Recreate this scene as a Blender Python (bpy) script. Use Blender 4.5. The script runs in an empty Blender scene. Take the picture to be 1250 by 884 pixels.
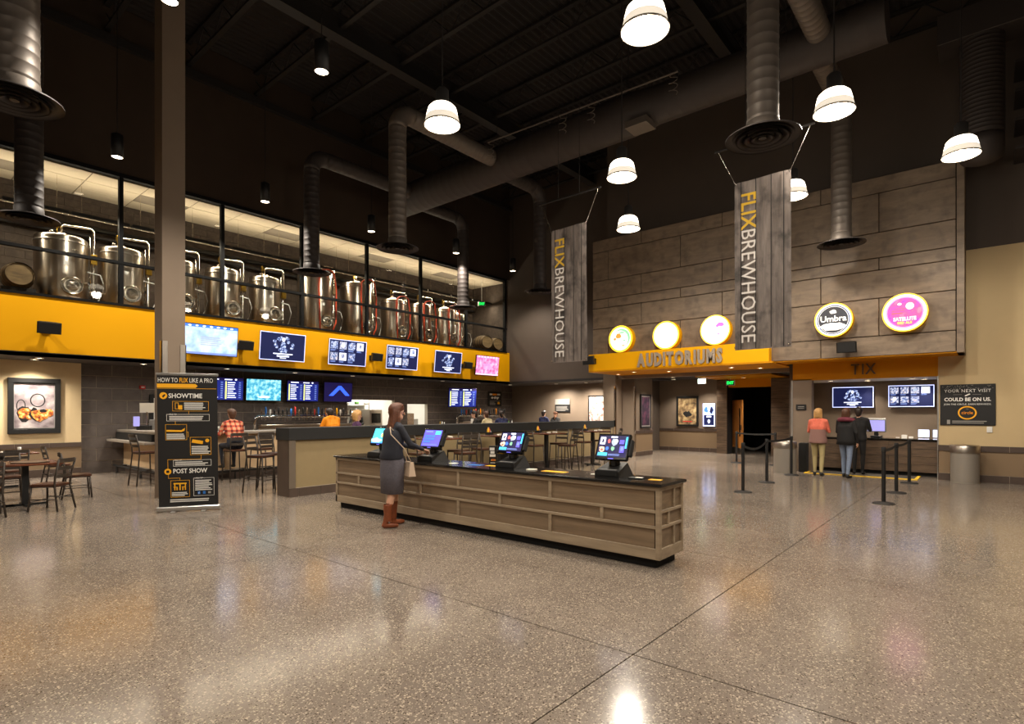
import bpy, math, random
import numpy as np
from mathutils import Matrix, Vector
random.seed(7)
PI = math.pi
S = bpy.context.scene
COL = S.collection
# ------------------------------------------------------------------ camera, world, exposure
HEAD = math.radians(40.3)
cd = bpy.data.cameras.new('camera'); cam = bpy.data.objects.new('camera', cd); COL.objects.link(cam)
cd.sensor_width = 36.0; cd.sensor_fit = 'HORIZONTAL'; cd.lens = 36.0 * 685 / 1250
cd.shift_y = (503 - 442) / 1250.0; cd.clip_start = 0.05; cd.clip_end = 200
cam.location = (0, 0, 1.65); cam.rotation_euler = (PI / 2, 0, HEAD - PI / 2)
S.camera = cam
w = bpy.data.worlds.new('world'); S.world = w; w.use_nodes = True
w.node_tree.nodes['Background'].inputs[0].default_value = (1, .9, .8, 1)
w.node_tree.nodes['Background'].inputs[1].default_value = 0.02
S.view_settings.view_transform = 'Standard'; S.view_settings.look = 'None'
S.view_settings.exposure = 0.28; S.view_settings.gamma = 1.0; S.view_settings.use_curve_mapping = False
S.cycles.max_bounces = 8; S.cycles.diffuse_bounces = 4; S.cycles.glossy_bounces = 4
S.cycles.transparent_max_bounces = 12; S.cycles.sample_clamp_indirect = 4.0
S.cycles.caustics_reflective = False; S.cycles.caustics_refractive = False
WARM = (1.0, .905, .775); HB_W = 240.0; HB_P = 44.0; CYL_W = 640.0; DOWN_W = 90.0

def lamp(kind, loc, power, color=WARM, radius=.08, cone=150, blend=.5, rot=(0, 0, 0), parent=None, name='lamp_light', sx=.3, sy=.3):
    d = bpy.data.lights.new(name, kind); d.energy = power; d.color = color
    if kind == 'SPOT': d.spot_size = math.radians(cone); d.spot_blend = blend
    if kind == 'AREA': d.shape = 'RECTANGLE'; d.size = sx; d.size_y = sy
    else: d.shadow_soft_size = radius
    o = bpy.data.objects.new(name, d); COL.objects.link(o); o.location = loc; o.rotation_euler = rot
    if parent: o.parent = parent
    return o

# ------------------------------------------------------------------ materials
def lin(c):
    c = c / 255.0
    return c / 12.92 if c <= .04045 else ((c + .055) / 1.055) ** 2.4
def rgb(*c): return (lin(c[0]), lin(c[1]), lin(c[2]), 1)
M = {}
def mat(name, col, rough=.6, metal=0, emit=0, ecol=None, noise=0, nscale=8, bump=0, bscale=60, spec=.5, stretch=None):
    m = bpy.data.materials.new(name); m.use_nodes = True; nt = m.node_tree; b = nt.nodes['Principled BSDF']
    c = rgb(*col); b.inputs['Base Color'].default_value = c; b.inputs['Roughness'].default_value = rough
    b.inputs['Metallic'].default_value = metal; b.inputs['Specular IOR Level'].default_value = spec
    if emit:
        b.inputs['Emission Color'].default_value = rgb(*(ecol or col)); b.inputs['Emission Strength'].default_value = emit
    if noise or bump:
        tc = nt.nodes.new('ShaderNodeNewGeometry'); mp = nt.nodes.new('ShaderNodeMapping')
        nt.links.new(tc.outputs['Position'], mp.inputs['Vector'])
        if stretch: mp.inputs['Scale'].default_value = stretch
    if noise:
        n = nt.nodes.new('ShaderNodeTexNoise'); n.inputs['Scale'].default_value = nscale; n.inputs['Detail'].default_value = 5
        nt.links.new(mp.outputs[0], n.inputs['Vector'])
        r = nt.nodes.new('ShaderNodeValToRGB')
        r.color_ramp.elements[0].position = .3; r.color_ramp.elements[1].position = .7
        r.color_ramp.elements[0].color = tuple(x * (1 - noise) for x in c[:3]) + (1,)
        r.color_ramp.elements[1].color = tuple(min(1, x * (1 + noise)) for x in c[:3]) + (1,)
        nt.links.new(n.outputs['Fac'], r.inputs['Fac']); nt.links.new(r.outputs[0], b.inputs['Base Color'])
    if bump:
        n2 = nt.nodes.new('ShaderNodeTexNoise'); n2.inputs['Scale'].default_value = bscale; n2.inputs['Detail'].default_value = 3
        nt.links.new(mp.outputs[0], n2.inputs['Vector'])
        bp = nt.nodes.new('ShaderNodeBump'); bp.inputs['Strength'].default_value = bump; bp.inputs['Distance'].default_value = .01
        nt.links.new(n2.outputs['Fac'], bp.inputs['Height']); nt.links.new(bp.outputs[0], b.inputs['Normal'])
    M[name] = m
    return m
def em(name, col, s=1.0): return mat(name, col, .5, emit=s)
def floor_mat():
    m = bpy.data.materials.new('polished_concrete'); m.use_nodes = True; nt = m.node_tree; b = nt.nodes['Principled BSDF']; L = nt.links.new
    g = nt.nodes.new('ShaderNodeNewGeometry')
    n = nt.nodes.new('ShaderNodeTexNoise'); n.inputs['Scale'].default_value = .9; n.inputs['Detail'].default_value = 6; n.inputs['Roughness'].default_value = .65
    L(g.outputs['Position'], n.inputs['Vector'])
    base = nt.nodes.new('ShaderNodeValToRGB'); base.color_ramp.elements[0].position = .3; base.color_ramp.elements[1].position = .72
    base.color_ramp.elements[0].color = rgb(111, 100, 91); base.color_ramp.elements[1].color = rgb(134, 122, 111)
    L(n.outputs['Fac'], base.inputs['Fac'])
    prev = base.outputs[0]
    for sc, thr, col, seed in ((68, .83, (182, 168, 150), 0), (112, .82, (164, 152, 136), 3.3), (84, .88, (76, 66, 55), 7.7)):
        mp = nt.nodes.new('ShaderNodeMapping'); mp.inputs['Location'].default_value = (seed, seed * .7, 0); L(g.outputs['Position'], mp.inputs['Vector'])
        v = nt.nodes.new('ShaderNodeTexVoronoi'); v.voronoi_dimensions = '2D'; v.inputs['Scale'].default_value = sc; L(mp.outputs[0], v.inputs['Vector'])
        sp = nt.nodes.new('ShaderNodeSeparateColor'); L(v.outputs['Color'], sp.inputs[0])
        a = nt.nodes.new('ShaderNodeMath'); a.operation = 'GREATER_THAN'; a.inputs[1].default_value = thr; L(sp.outputs[0], a.inputs[0])
        d = nt.nodes.new('ShaderNodeMath'); d.operation = 'LESS_THAN'; L(v.outputs['Distance'], d.inputs[0])
        k = nt.nodes.new('ShaderNodeMath'); k.operation = 'MULTIPLY_ADD'; k.inputs[1].default_value = .3; k.inputs[2].default_value = .25; L(sp.outputs[1], k.inputs[0]); L(k.outputs[0], d.inputs[1])
        e = nt.nodes.new('ShaderNodeMath'); e.operation = 'MULTIPLY'; L(a.outputs[0], e.inputs[0]); L(d.outputs[0], e.inputs[1])
        mx = nt.nodes.new('ShaderNodeMix'); mx.data_type = 'RGBA'; L(e.outputs[0], mx.inputs['Factor']); L(prev, mx.inputs['A']); mx.inputs['B'].default_value = rgb(*col)
        prev = mx.outputs['Result']
    L(prev, b.inputs['Base Color'])
    rr = nt.nodes.new('ShaderNodeMapRange'); rr.inputs['To Min'].default_value = .1; rr.inputs['To Max'].default_value = .2; L(n.outputs['Fac'], rr.inputs['Value']); L(rr.outputs[0], b.inputs['Roughness'])
    b.inputs['Specular IOR Level'].default_value = .5
    M['floor'] = m
floor_mat()
def plank_mat(name, c0, c1, scale=(1, .12, 1), rough=.6, blotch=0):
    m = bpy.data.materials.new(name); m.use_nodes = True; nt = m.node_tree; b = nt.nodes['Principled BSDF']; L = nt.links.new
    g = nt.nodes.new('ShaderNodeNewGeometry'); oi = nt.nodes.new('ShaderNodeObjectInfo')
    off = nt.nodes.new('ShaderNodeVectorMath'); off.operation = 'SCALE'; off.inputs[0].default_value = (13, 7, 9); L(oi.outputs['Random'], off.inputs['Scale'])
    ad = nt.nodes.new('ShaderNodeVectorMath'); ad.operation = 'ADD'; L(g.outputs['Position'], ad.inputs[0]); L(off.outputs[0], ad.inputs[1])
    mp = nt.nodes.new('ShaderNodeMapping'); mp.inputs['Scale'].default_value = scale; L(ad.outputs[0], mp.inputs['Vector'])
    n = nt.nodes.new('ShaderNodeTexNoise'); n.inputs['Scale'].default_value = 5; n.inputs['Detail'].default_value = 8; n.inputs['Roughness'].default_value = .62; n.inputs['Distortion'].default_value = .4
    L(mp.outputs[0], n.inputs['Vector'])
    r = nt.nodes.new('ShaderNodeValToRGB'); r.color_ramp.elements[0].position = .32; r.color_ramp.elements[1].position = .68
    r.color_ramp.elements[0].color = rgb(*c0); r.color_ramp.elements[1].color = rgb(*c1)
    L(n.outputs['Fac'], r.inputs['Fac'])
    out = r.outputs[0]
    if blotch:
        mp2 = nt.nodes.new('ShaderNodeMapping'); mp2.inputs['Scale'].default_value = tuple(.25 + .75 * q for q in (1, .6, .5)); L(ad.outputs[0], mp2.inputs['Vector'])
        n2 = nt.nodes.new('ShaderNodeTexNoise'); n2.inputs['Scale'].default_value = 6; n2.inputs['Detail'].default_value = 4; L(mp2.outputs[0], n2.inputs['Vector'])
        rr = nt.nodes.new('ShaderNodeValToRGB'); rr.color_ramp.elements[0].position = .28; rr.color_ramp.elements[1].position = .5; k = 1 - blotch; rr.color_ramp.elements[0].color = (k, k, k, 1); rr.color_ramp.elements[1].color = (1, 1, 1, 1); L(n2.outputs['Fac'], rr.inputs['Fac'])
        mx = nt.nodes.new('ShaderNodeMix'); mx.data_type = 'RGBA'; mx.blend_type = 'MULTIPLY'; mx.inputs['Factor'].default_value = 1; L(out, mx.inputs['A']); L(rr.outputs[0], mx.inputs['B']); out = mx.outputs['Result']
    L(out, b.inputs['Base Color']); b.inputs['Roughness'].default_value = rough
    M[name] = m
plank_mat('wood_wall', (108, 92, 76), (136, 118, 98), (1, .3, 1.2), .55, blotch=.35)
plank_mat('wood_counter', (116, 97, 76), (146, 124, 99), (1, .2, 3), .45)
plank_mat('wood_rail', (146, 128, 106), (176, 157, 131), (1, .2, 3), .45)
plank_mat('banner_wood', (84, 75, 70), (124, 113, 106), (1, 2.2, .3), .7, blotch=.75)
plank_mat('wood_dark', (72, 56, 42), (112, 90, 70), (.4, .4, 3), .5)
plank_mat('seat_wood', (58, 34, 24), (88, 54, 38), (2, .5, 1), .3)
plank_mat('table_wood', (70, 36, 22), (104, 58, 36), (.6, 2, 1), .25)
plank_mat('door_wood', (150, 92, 38), (182, 120, 58), (2, 2, .2), .4)
plank_mat('barrel_wood', (96, 76, 48), (138, 112, 74), (.5, .5, 2), .6)
plank_mat('stone_tile', (76, 68, 63), (100, 90, 84), (1.2, 1.2, 1.2), .45)
plank_mat('cmu', (60, 50, 42), (82, 70, 60), (1, 1, 1), .85)
mat('yellow', (248, 178, 0), .6, spec=.2); mat('orange_and_shaded_yellow', (206, 136, 0), .6, spec=.2)
mat('dark_wall', (60, 47, 36), .85, noise=.06, nscale=2, bump=.1, bscale=40); mat('black_ceiling', (34, 29, 27), .85); mat('black_steel', (32, 28, 26), .7)
mat('taupe', (122, 106, 90), .75, noise=.03, nscale=3); mat('taupe_dark', (78, 67, 58), .75, noise=.03, nscale=3); mat('beige', (196, 172, 130), .75, noise=.03, nscale=2)
mat('cream', (214, 190, 148), .75, noise=.02); mat('olive_tan', (136, 118, 84), .7, noise=.03); mat('mid_tan', (128, 106, 80), .7)
mat('tile_strip', (76, 62, 54), .4, noise=.12, nscale=6); mat('grout', (158, 147, 132), .9); mat('mortar', (104, 91, 79), .9); mat('joint', (52, 44, 38), .9)
mat('black', (16, 15, 15), .5); mat('black_gloss', (14, 13, 13), .18); mat('black_matte', (19, 18, 17), .8); mat('granite', (26, 24, 23), .12, noise=.5, nscale=160)
mat('soffit', (62, 54, 48), .8); mat('white_tile', (214, 198, 170), .8, bump=.2, bscale=90); mat('vent_tile', (140, 128, 111), .8); mat('tbar', (120, 109, 94), .6); mat('mullion', (9, 9, 9), .6, spec=.2)
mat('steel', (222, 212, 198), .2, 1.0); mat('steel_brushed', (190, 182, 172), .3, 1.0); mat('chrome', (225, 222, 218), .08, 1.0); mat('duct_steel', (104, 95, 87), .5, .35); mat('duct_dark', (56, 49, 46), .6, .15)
mat('brass', (190, 150, 60), .3, 1); mat('red_hose', (226, 82, 48), .45); mat('white_plastic', (228, 226, 220), .4); mat('grey_plastic', (120, 118, 116), .5)
mat('frame_metal', (60, 52, 45), .45, .3); mat('concrete_top', (150, 140, 128), .35, noise=.1, nscale=5); mat('bar_panel', (206, 176, 138), .5, noise=.05, nscale=4)
mat('aluminium', (200, 198, 195), .3, .9); mat('can_grey', (136, 128, 118), .5, .1); mat('pumpkin', (246, 150, 8), .35); mat('white', (240, 238, 232), .6); mat('paper', (232, 226, 210), .7)
mat('print_yellow', (246, 178, 22), .6); mat('print_white', (238, 236, 230), .6); mat('print_black', (20, 18, 18), .6); mat('print_grey', (150, 146, 140), .6); mat('navy_print', (30, 40, 80), .5)
mat('flix_gold', (200, 160, 30), .7); mat('flix_white', (206, 200, 194), .7); mat('groove', (22, 18, 17), .9)
mat('letter', (178, 164, 150), .35, .3); mat('letter_dark', (92, 66, 36), .5); mat('red_print', (200, 40, 34), .6); mat('blue_print', (40, 110, 190), .6)
mat('skin', (214, 164, 136), .5); mat('skin_b', (200, 150, 122), .5); mat('hair_auburn', (92, 52, 32), .5, noise=.3, nscale=60); mat('hair_blonde', (196, 150, 92), .5, noise=.2, nscale=60); mat('hair_dark', (40, 28, 22), .5, noise=.3, nscale=60); mat('hair_brown', (82, 52, 34), .5, noise=.3, nscale=60)
mat('denim_dark', (34, 36, 46), .8, noise=.1, nscale=60); mat('skirt', (92, 88, 96), .85, noise=.15, nscale=50); mat('boot', (128, 66, 36), .45, noise=.15, nscale=25); mat('bag', (196, 172, 148), .5); mat('jeans', (118, 132, 156), .8, noise=.12, nscale=40)
mat('khaki', (172, 156, 110), .8); mat('coral', (222, 112, 88), .8, noise=.08, nscale=30); mat('mauve', (140, 104, 96), .8); mat('maroon', (110, 44, 60), .8); mat('orange_shirt', (248, 150, 6), .7); mat('cloth_black', (26, 24, 24), .85); mat('navy', (40, 46, 84), .8); mat('cloth_cream', (206, 190, 150), .8); mat('purple', (76, 44, 80), .8)
mat('lip', (160, 84, 76), .5); mat('eye', (30, 24, 20), .3)
mat('leaf_green', (80, 140, 60), .5); mat('mustard', (232, 176, 30), .4); mat('ketchup', (178, 34, 26), .4); mat('tap_red', (190, 50, 40), .4); mat('glassware', (210, 206, 196), .15, .3)
mat('mat_grey', (66, 60, 54), .9); mat('hazard', (236, 190, 20), .6); mat('speaker_black', (20, 19, 19), .7, bump=.4, bscale=400)
def plaid():
    m = bpy.data.materials.new('plaid'); m.use_nodes = True; nt = m.node_tree; b = nt.nodes['Principled BSDF']; L = nt.links.new
    tc = nt.nodes.new('ShaderNodeTexCoord'); sp = nt.nodes.new('ShaderNodeSeparateXYZ'); L(tc.outputs['Object'], sp.inputs[0])
    prev = None
    for ax in (0, 2):
        mu = nt.nodes.new('ShaderNodeMath'); mu.operation = 'MULTIPLY'; mu.inputs[1].default_value = 9; L(sp.outputs[ax], mu.inputs[0])
        fr = nt.nodes.new('ShaderNodeMath'); fr.operation = 'FRACT'; L(mu.outputs[0], fr.inputs[0])
        gt = nt.nodes.new('ShaderNodeMath'); gt.operation = 'GREATER_THAN'; gt.inputs[1].default_value = .55; L(fr.outputs[0], gt.inputs[0])
        if prev is None: prev = gt
        else:
            a = nt.nodes.new('ShaderNodeMath'); a.operation = 'ADD'; L(prev.outputs[0], a.inputs[0]); L(gt.outputs[0], a.inputs[1]); prev = a
    d = nt.nodes.new('ShaderNodeMath'); d.operation = 'MULTIPLY'; d.inputs[1].default_value = .5; L(prev.outputs[0], d.inputs[0])
    r = nt.nodes.new('ShaderNodeValToRGB'); e = r.color_ramp.elements; e[0].color = rgb(226, 170, 130); e[1].color = rgb(110, 40, 34); x = e.new(.5); x.color = rgb(206, 92, 68)
    L(d.outputs[0], r.inputs['Fac']); L(r.outputs[0], b.inputs['Base Color']); b.inputs['Roughness'].default_value = .85; M['plaid'] = m
plaid()
def glass_mat():
    m = bpy.data.materials.new('pane_glass'); m.use_nodes = True; nt = m.node_tree; nt.nodes.clear(); L = nt.links.new
    o = nt.nodes.new('ShaderNodeOutputMaterial'); t = nt.nodes.new('ShaderNodeBsdfTransparent'); t.inputs[0].default_value = (.96, .97, .96, 1)
    g = nt.nodes.new('ShaderNodeBsdfGlossy'); g.inputs['Roughness'].default_value = .0; f = nt.nodes.new('ShaderNodeFresnel'); f.inputs['IOR'].default_value = 1.5
    gb = nt.nodes.new('ShaderNodeNewGeometry'); iv = nt.nodes.new('ShaderNodeMath'); iv.operation = 'SUBTRACT'; iv.inputs[0].default_value = 1; L(gb.outputs['Backfacing'], iv.inputs[1]); mu = nt.nodes.new('ShaderNodeMath'); mu.operation = 'MULTIPLY'; L(iv.outputs[0], mu.inputs[0]); L(f.outputs[0], mu.inputs[1])
    mx = nt.nodes.new('ShaderNodeMixShader'); L(mu.outputs[0], mx.inputs[0]); L(t.outputs[0], mx.inputs[1]); L(g.outputs[0], mx.inputs[2]); L(mx.outputs[0], o.inputs[0]); M['pane_glass'] = m
glass_mat()
def brushed(m, an, rough):
    nt = M[m].node_tree; b = nt.nodes['Principled BSDF']; b.inputs['Anisotropic'].default_value = an; b.inputs['Anisotropic Rotation'].default_value = .25; b.inputs['Roughness'].default_value = rough; tg = nt.nodes.new('ShaderNodeTangent'); tg.direction_type = 'RADIAL'; tg.axis = 'Z'; nt.links.new(tg.outputs[0], b.inputs['Tangent'])
mat('tank_steel', (216, 204, 188), .3, 1.0); brushed('tank_steel', .88, .31)
# emissive: lamps and screens only
em('bulb', (255, 236, 205), 30); em('shade_glow', (255, 240, 214), 5.5); em('skirt_glow', (240, 226, 205), .75); em('disc_glow', (255, 232, 196), 14); em('strip_glow', (255, 238, 210), 3)
em('s_navy', (14, 22, 62), 1.0); em('s_white', (226, 232, 255), 1.35); em('s_frame', (196, 206, 255), 1.5); em('s_blue', (60, 110, 220), 1.2); em('s_mid', (110, 130, 190), 1.2); em('s_pale', (170, 196, 246), 1.0); em('s_pink', (246, 150, 206), 1.0); em('s_hot', (255, 204, 232), 1.1)
em('s_cyan', (70, 190, 226), 1.3); em('s_aqua', (150, 226, 240), 1.5); em('s_chev', (50, 90, 235), 1.5); em('s_dark', (20, 14, 66), .9); em('s_lime', (224, 232, 120), 1.5); em('s_menu', (22, 36, 120), 1.0); em('s_purple', (92, 84, 196), 1.1); em('s_red', (226, 90, 90), 1.2); em('s_green', (120, 180, 140), 1.2); em('s_tan', (230, 196, 160), 1.4); em('s_grey', (150, 160, 180), 1.2); em('s_lav', (150, 146, 210), .9)
em('exit_green', (30, 230, 90), 2.2); em('exit_white', (236, 244, 240), 2.2); em('sign_white', (255, 252, 244), .66); em('sign_rim', (255, 214, 60), 1.2); em('sign_cream', (255, 246, 205), 1.8); em('sign_violet', (196, 96, 220), 1.0); em('sign_orange', (235, 140, 60), 1.0); em('sign_black', (50, 50, 56), .6); em('sign_red', (240, 90, 70), 1.0); em('sign_pink', (245, 130, 200), 1.0); em('sign_green', (130, 200, 150), 1.0); em('sign_navy', (40, 60, 110), .8)
def cloudy(name, cols, scale, emit=0, det=5):
    m = mat(name, cols[0], .6); nt = m.node_tree; b = nt.nodes['Principled BSDF']; tc = nt.nodes.new('ShaderNodeTexCoord'); n = nt.nodes.new('ShaderNodeTexNoise'); n.inputs['Scale'].default_value = scale; n.inputs['Detail'].default_value = det; nt.links.new(tc.outputs['Object'], n.inputs['Vector'])
    r = nt.nodes.new('ShaderNodeValToRGB'); e = r.color_ramp.elements; e[0].position = .32; e[1].position = .68; e[0].color = rgb(*cols[0]); e[1].color = rgb(*cols[-1])
    for i, c in enumerate(cols[1:-1]): x = e.new(.32 + .36 * (i + 1) / (len(cols) - 1)); x.color = rgb(*c)
    nt.links.new(n.outputs['Fac'], r.inputs['Fac'])
    nt.links.new(r.outputs[0], b.inputs['Emission Color' if emit else 'Base Color'])
    if emit: b.inputs['Emission Strength'].default_value = emit
cloudy('sign_sunset', [(150, 60, 180), (225, 90, 140), (232, 100, 60), (245, 170, 120)], 5.5, .72); cloudy('s_sea', [(40, 130, 170), (70, 170, 200), (150, 220, 230), (210, 240, 240)], 9, 1.1); cloudy('s_haze', [(130, 165, 225), (190, 210, 245), (235, 242, 255)], 3.5, 1.05); cloudy('s_rose', [(210, 60, 140), (245, 150, 200), (255, 225, 240)], 6, 1.0); cloudy('s_collage', [(14, 22, 62), (60, 80, 140), (180, 195, 235), (235, 240, 255)], 22, 1.1); cloudy('s_film', [(30, 40, 90), (110, 120, 160), (220, 225, 240), (200, 150, 110)], 26, 1.1)
cloudy('print_haze', [(96, 84, 88), (160, 146, 148), (222, 212, 208)], 3.0); cloudy('print_sepia', [(60, 44, 30), (150, 122, 84), (214, 190, 140)], 5); cloudy('print_flame', [(30, 20, 16), (190, 90, 30), (236, 170, 70), (240, 220, 180)], 14); cloudy('print_face', [(70, 50, 46), (180, 150, 140), (230, 222, 218), (160, 50, 40)], 5); cloudy('print_night', [(16, 12, 18), (50, 30, 50), (110, 60, 80)], 4)
em('kitchen_glow', (255, 248, 226), 6)

# ------------------------------------------------------------------ mesh helpers
class MB:
    def __init__(s): s.v = []; s.f = []; s.m = []; s.sm = []; s.mats = []
    def mi(s, m):
        if m not in s.mats: s.mats.append(m)
        return s.mats.index(m)
    def add(s, vs, fs, m=None, smooth=False, X=None):
        o = len(s.v)
        if X is not None: vs = [tuple(X @ Vector(p)) for p in vs]
        s.v += vs; k = s.mi(m) if m else 0
        for f in fs: s.f.append(tuple(i + o for i in f)); s.m.append(k); s.sm.append(smooth)
        return s
    def box(s, x0, x1, y0, y1, z0, z1, m=None, X=None):
        if x0 > x1: x0, x1 = x1, x0
        if y0 > y1: y0, y1 = y1, y0
        if z0 > z1: z0, z1 = z1, z0
        return s.add([(x0, y0, z0), (x1, y0, z0), (x1, y1, z0), (x0, y1, z0), (x0, y0, z1), (x1, y0, z1), (x1, y1, z1), (x0, y1, z1)],
                     [(3, 2, 1, 0), (4, 5, 6, 7), (0, 1, 5, 4), (1, 2, 6, 5), (2, 3, 7, 6), (3, 0, 4, 7)], m, False, X)
    def bbox(s, x0, x1, y0, y1, z0, z1, b=.01, m=None, X=None):
        "box with chamfered vertical and horizontal edges"
        vs = []; fs = []
        def ring(z, i):
            vs.extend([(x0 + i, y0 + b, z), (x0 + b, y0 + i, z), (x1 - b, y0 + i, z), (x1 - i, y0 + b, z), (x1 - i, y1 - b, z), (x1 - b, y1 - i, z), (x0 + b, y1 - i, z), (x0 + i, y1 - b, z)])
        vs2 = []
        def ring2(z, k):
            c = [(x0 + k, y0 + k + b), (x0 + k + b, y0 + k), (x1 - k - b, y0 + k), (x1 - k, y0 + k + b), (x1 - k, y1 - k - b), (x1 - k - b, y1 - k), (x0 + k + b, y1 - k), (x0 + k, y1 - k - b)]
            vs2.extend([(x, y, z) for x, y in c])
        ring2(z0, b); ring2(z0 + b, 0); ring2(z1 - b, 0); ring2(z1, b)
        fs = [tuple(range(7, -1, -1)), tuple(range(24, 32))]
        for k in range(3):
            for i in range(8): j = (i + 1) % 8; fs.append((k * 8 + i, k * 8 + j, k * 8 + 8 + j, k * 8 + 8 + i))
        return s.add(vs2, fs, m, False, X)
    def lathe(s, prof, n=20, m=None, X=None, cap=True, smooth=True, sx=1, sy=1):
        vs = []; fs = []; k = len(prof)
        for r, z in prof:
            for i in range(n): a = 2 * PI * i / n; vs.append((r * sx * math.cos(a), r * sy * math.sin(a), z))
        for j in range(k - 1):
            for i in range(n): i2 = (i + 1) % n; fs.append((j * n + i, j * n + i2, (j + 1) * n + i2, (j + 1) * n + i))
        s.add(vs, fs, m, smooth, X)
        if cap:
            if prof[0][0] > 1e-5: s.add(vs[:n], [tuple(range(n - 1, -1, -1))], m, False, X)
            if prof[-1][0] > 1e-5: s.add(vs[-n:], [tuple(range(n))], m, False, X)
        return s
    def cyl(s, p0, p1, r0, r1=None, n=12, m=None, cap=True):
        p0 = Vector(p0); p1 = Vector(p1); d = p1 - p0
        X = Matrix.Translation(p0) @ d.to_track_quat('Z', 'Y').to_matrix().to_4x4()
        return s.lathe([(r0, 0), (r1 if r1 is not None else r0, d.length)], n, m, X, cap)
    def tube(s, pts, r, n=8, m=None, closed=False):
        pts = [Vector(p) for p in pts]; k = len(pts); vs = []; fs = []
        up = Vector((0, 0, 1)); prevn = None
        for i, p in enumerate(pts):
            a = pts[(i - 1) % k] if (closed or i > 0) else p; b = pts[(i + 1) % k] if (closed or i < k - 1) else p
            t = (b - a).normalized()
            if prevn is None: nn = t.orthogonal().normalized()
            else:
                nn = prevn - t * prevn.dot(t); nn = nn.normalized() if nn.length > 1e-6 else t.orthogonal().normalized()
            prevn = nn; bb = t.cross(nn); rr = r[i] if isinstance(r, (list, tuple)) else r
            for j in range(n): an = 2 * PI * j / n; vs.append(tuple(p + nn * rr * math.cos(an) + bb * rr * math.sin(an)))
        for i in range(k if closed else k - 1):
            i2 = (i + 1) % k
            for j in range(n): j2 = (j + 1) % n; fs.append((i * n + j, i * n + j2, i2 * n + j2, i2 * n + j))
        if not closed: fs.append(tuple(range(n - 1, -1, -1))); fs.append(tuple(range((k - 1) * n, k * n)))
        return s.add(vs, fs, m, True)
    def prism(s, poly, z0, z1, m=None, X=None):
        n = len(poly); vs = [(x, y, z0) for x, y in poly] + [(x, y, z1) for x, y in poly]
        fs = [tuple(range(n - 1, -1, -1)), tuple(range(n, 2 * n))] + [(i, (i + 1) % n, n + (i + 1) % n, n + i) for i in range(n)]
        return s.add(vs, fs, m, False, X)
    def ball(s, c, r, n=12, m=None, sx=1, sy=1, sz=1):
        k = max(4, n // 2); prof = [(r * math.sin(PI * j / k) if 0 < j < k else 0.0, -r * math.cos(PI * j / k) * sz) for j in range(k + 1)]
        return s.lathe(prof, n, m, Matrix.Translation(Vector(c)), False, True, sx, sy)
    def mesh(s, name, m=None):
        me = bpy.data.meshes.new(name); me.from_pydata(s.v, [], s.f)
        if m and not s.mats: s.mats = [m]
        for x in s.mats: me.materials.append(M[x])
        me.polygons.foreach_set('material_index', s.m); me.polygons.foreach_set('use_smooth', s.sm); me.update()
        return me
    def build(s, name, m=None, parent=None, loc=(0, 0, 0), rot=(0, 0, 0)): return link(name, s.mesh(name, m), parent, loc, rot)
def link(name, me, parent=None, loc=(0, 0, 0), rot=(0, 0, 0)):
    o = bpy.data.objects.new(name, me); COL.objects.link(o); o.location = loc; o.rotation_euler = rot
    if parent: o.parent = parent
    return o
def tag(o, label, cat, group=None, kind=None):
    o['label'] = label
    if cat: o['category'] = cat
    if group: o['group'] = group
    if kind: o['kind'] = kind
    return o
def thing(name, label, cat, loc=(0, 0, 0), rz=0, group=None, kind=None):
    o = bpy.data.objects.new(name, None); COL.objects.link(o); o.location = loc; o.rotation_euler = (0, 0, rz); o.empty_display_size = .1
    return tag(o, label, cat, group, kind)
def struct(o, label=None):
    o['kind'] = 'structure'
    if label: o['label'] = label
    return o
def dup(root, loc, rz, label=None, group=None):
    r = root.copy(); COL.objects.link(r); r.location = loc; r.rotation_euler = (0, 0, rz)
    if label: r['label'] = label
    if group: r['group'] = group
    for ch in list(root.children):
        c = ch.copy(); COL.objects.link(c); c.parent = r
        for g in ch.children:
            d = g.copy(); COL.objects.link(d); d.parent = c
    return r
RW = -PI / 2     # things facing the -X side (on walls of constant X); 0 = facing -Y
_tc = {}
def text_geo(body, size=.1, bold=0.0, sx=1.0, depth=0.0, align='LEFT', spacing=1.0):
    "vertices in (x, z) plane facing -y"
    key = (body, size, bold, sx, depth, align, spacing)
    if key in _tc: return _tc[key]
    c = bpy.data.curves.new('t', 'FONT'); c.body = body; c.size = size; c.offset = bold * size; c.extrude = depth / 2; c.align_x = align; c.resolution_u = 2; c.space_character = spacing
    o = bpy.data.objects.new('t', c); COL.objects.link(o)
    bpy.context.view_layer.update()
    me = bpy.data.meshes.new_from_object(o.evaluated_get(bpy.context.evaluated_depsgraph_get()))
    vs = [(v.co.x * sx, -v.co.z, v.co.y) for v in me.vertices]; fs = [tuple(p.vertices) for p in me.polygons]
    bpy.data.objects.remove(o); bpy.data.curves.remove(c); bpy.data.meshes.remove(me)
    _tc[key] = (vs, fs); return vs, fs
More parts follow.
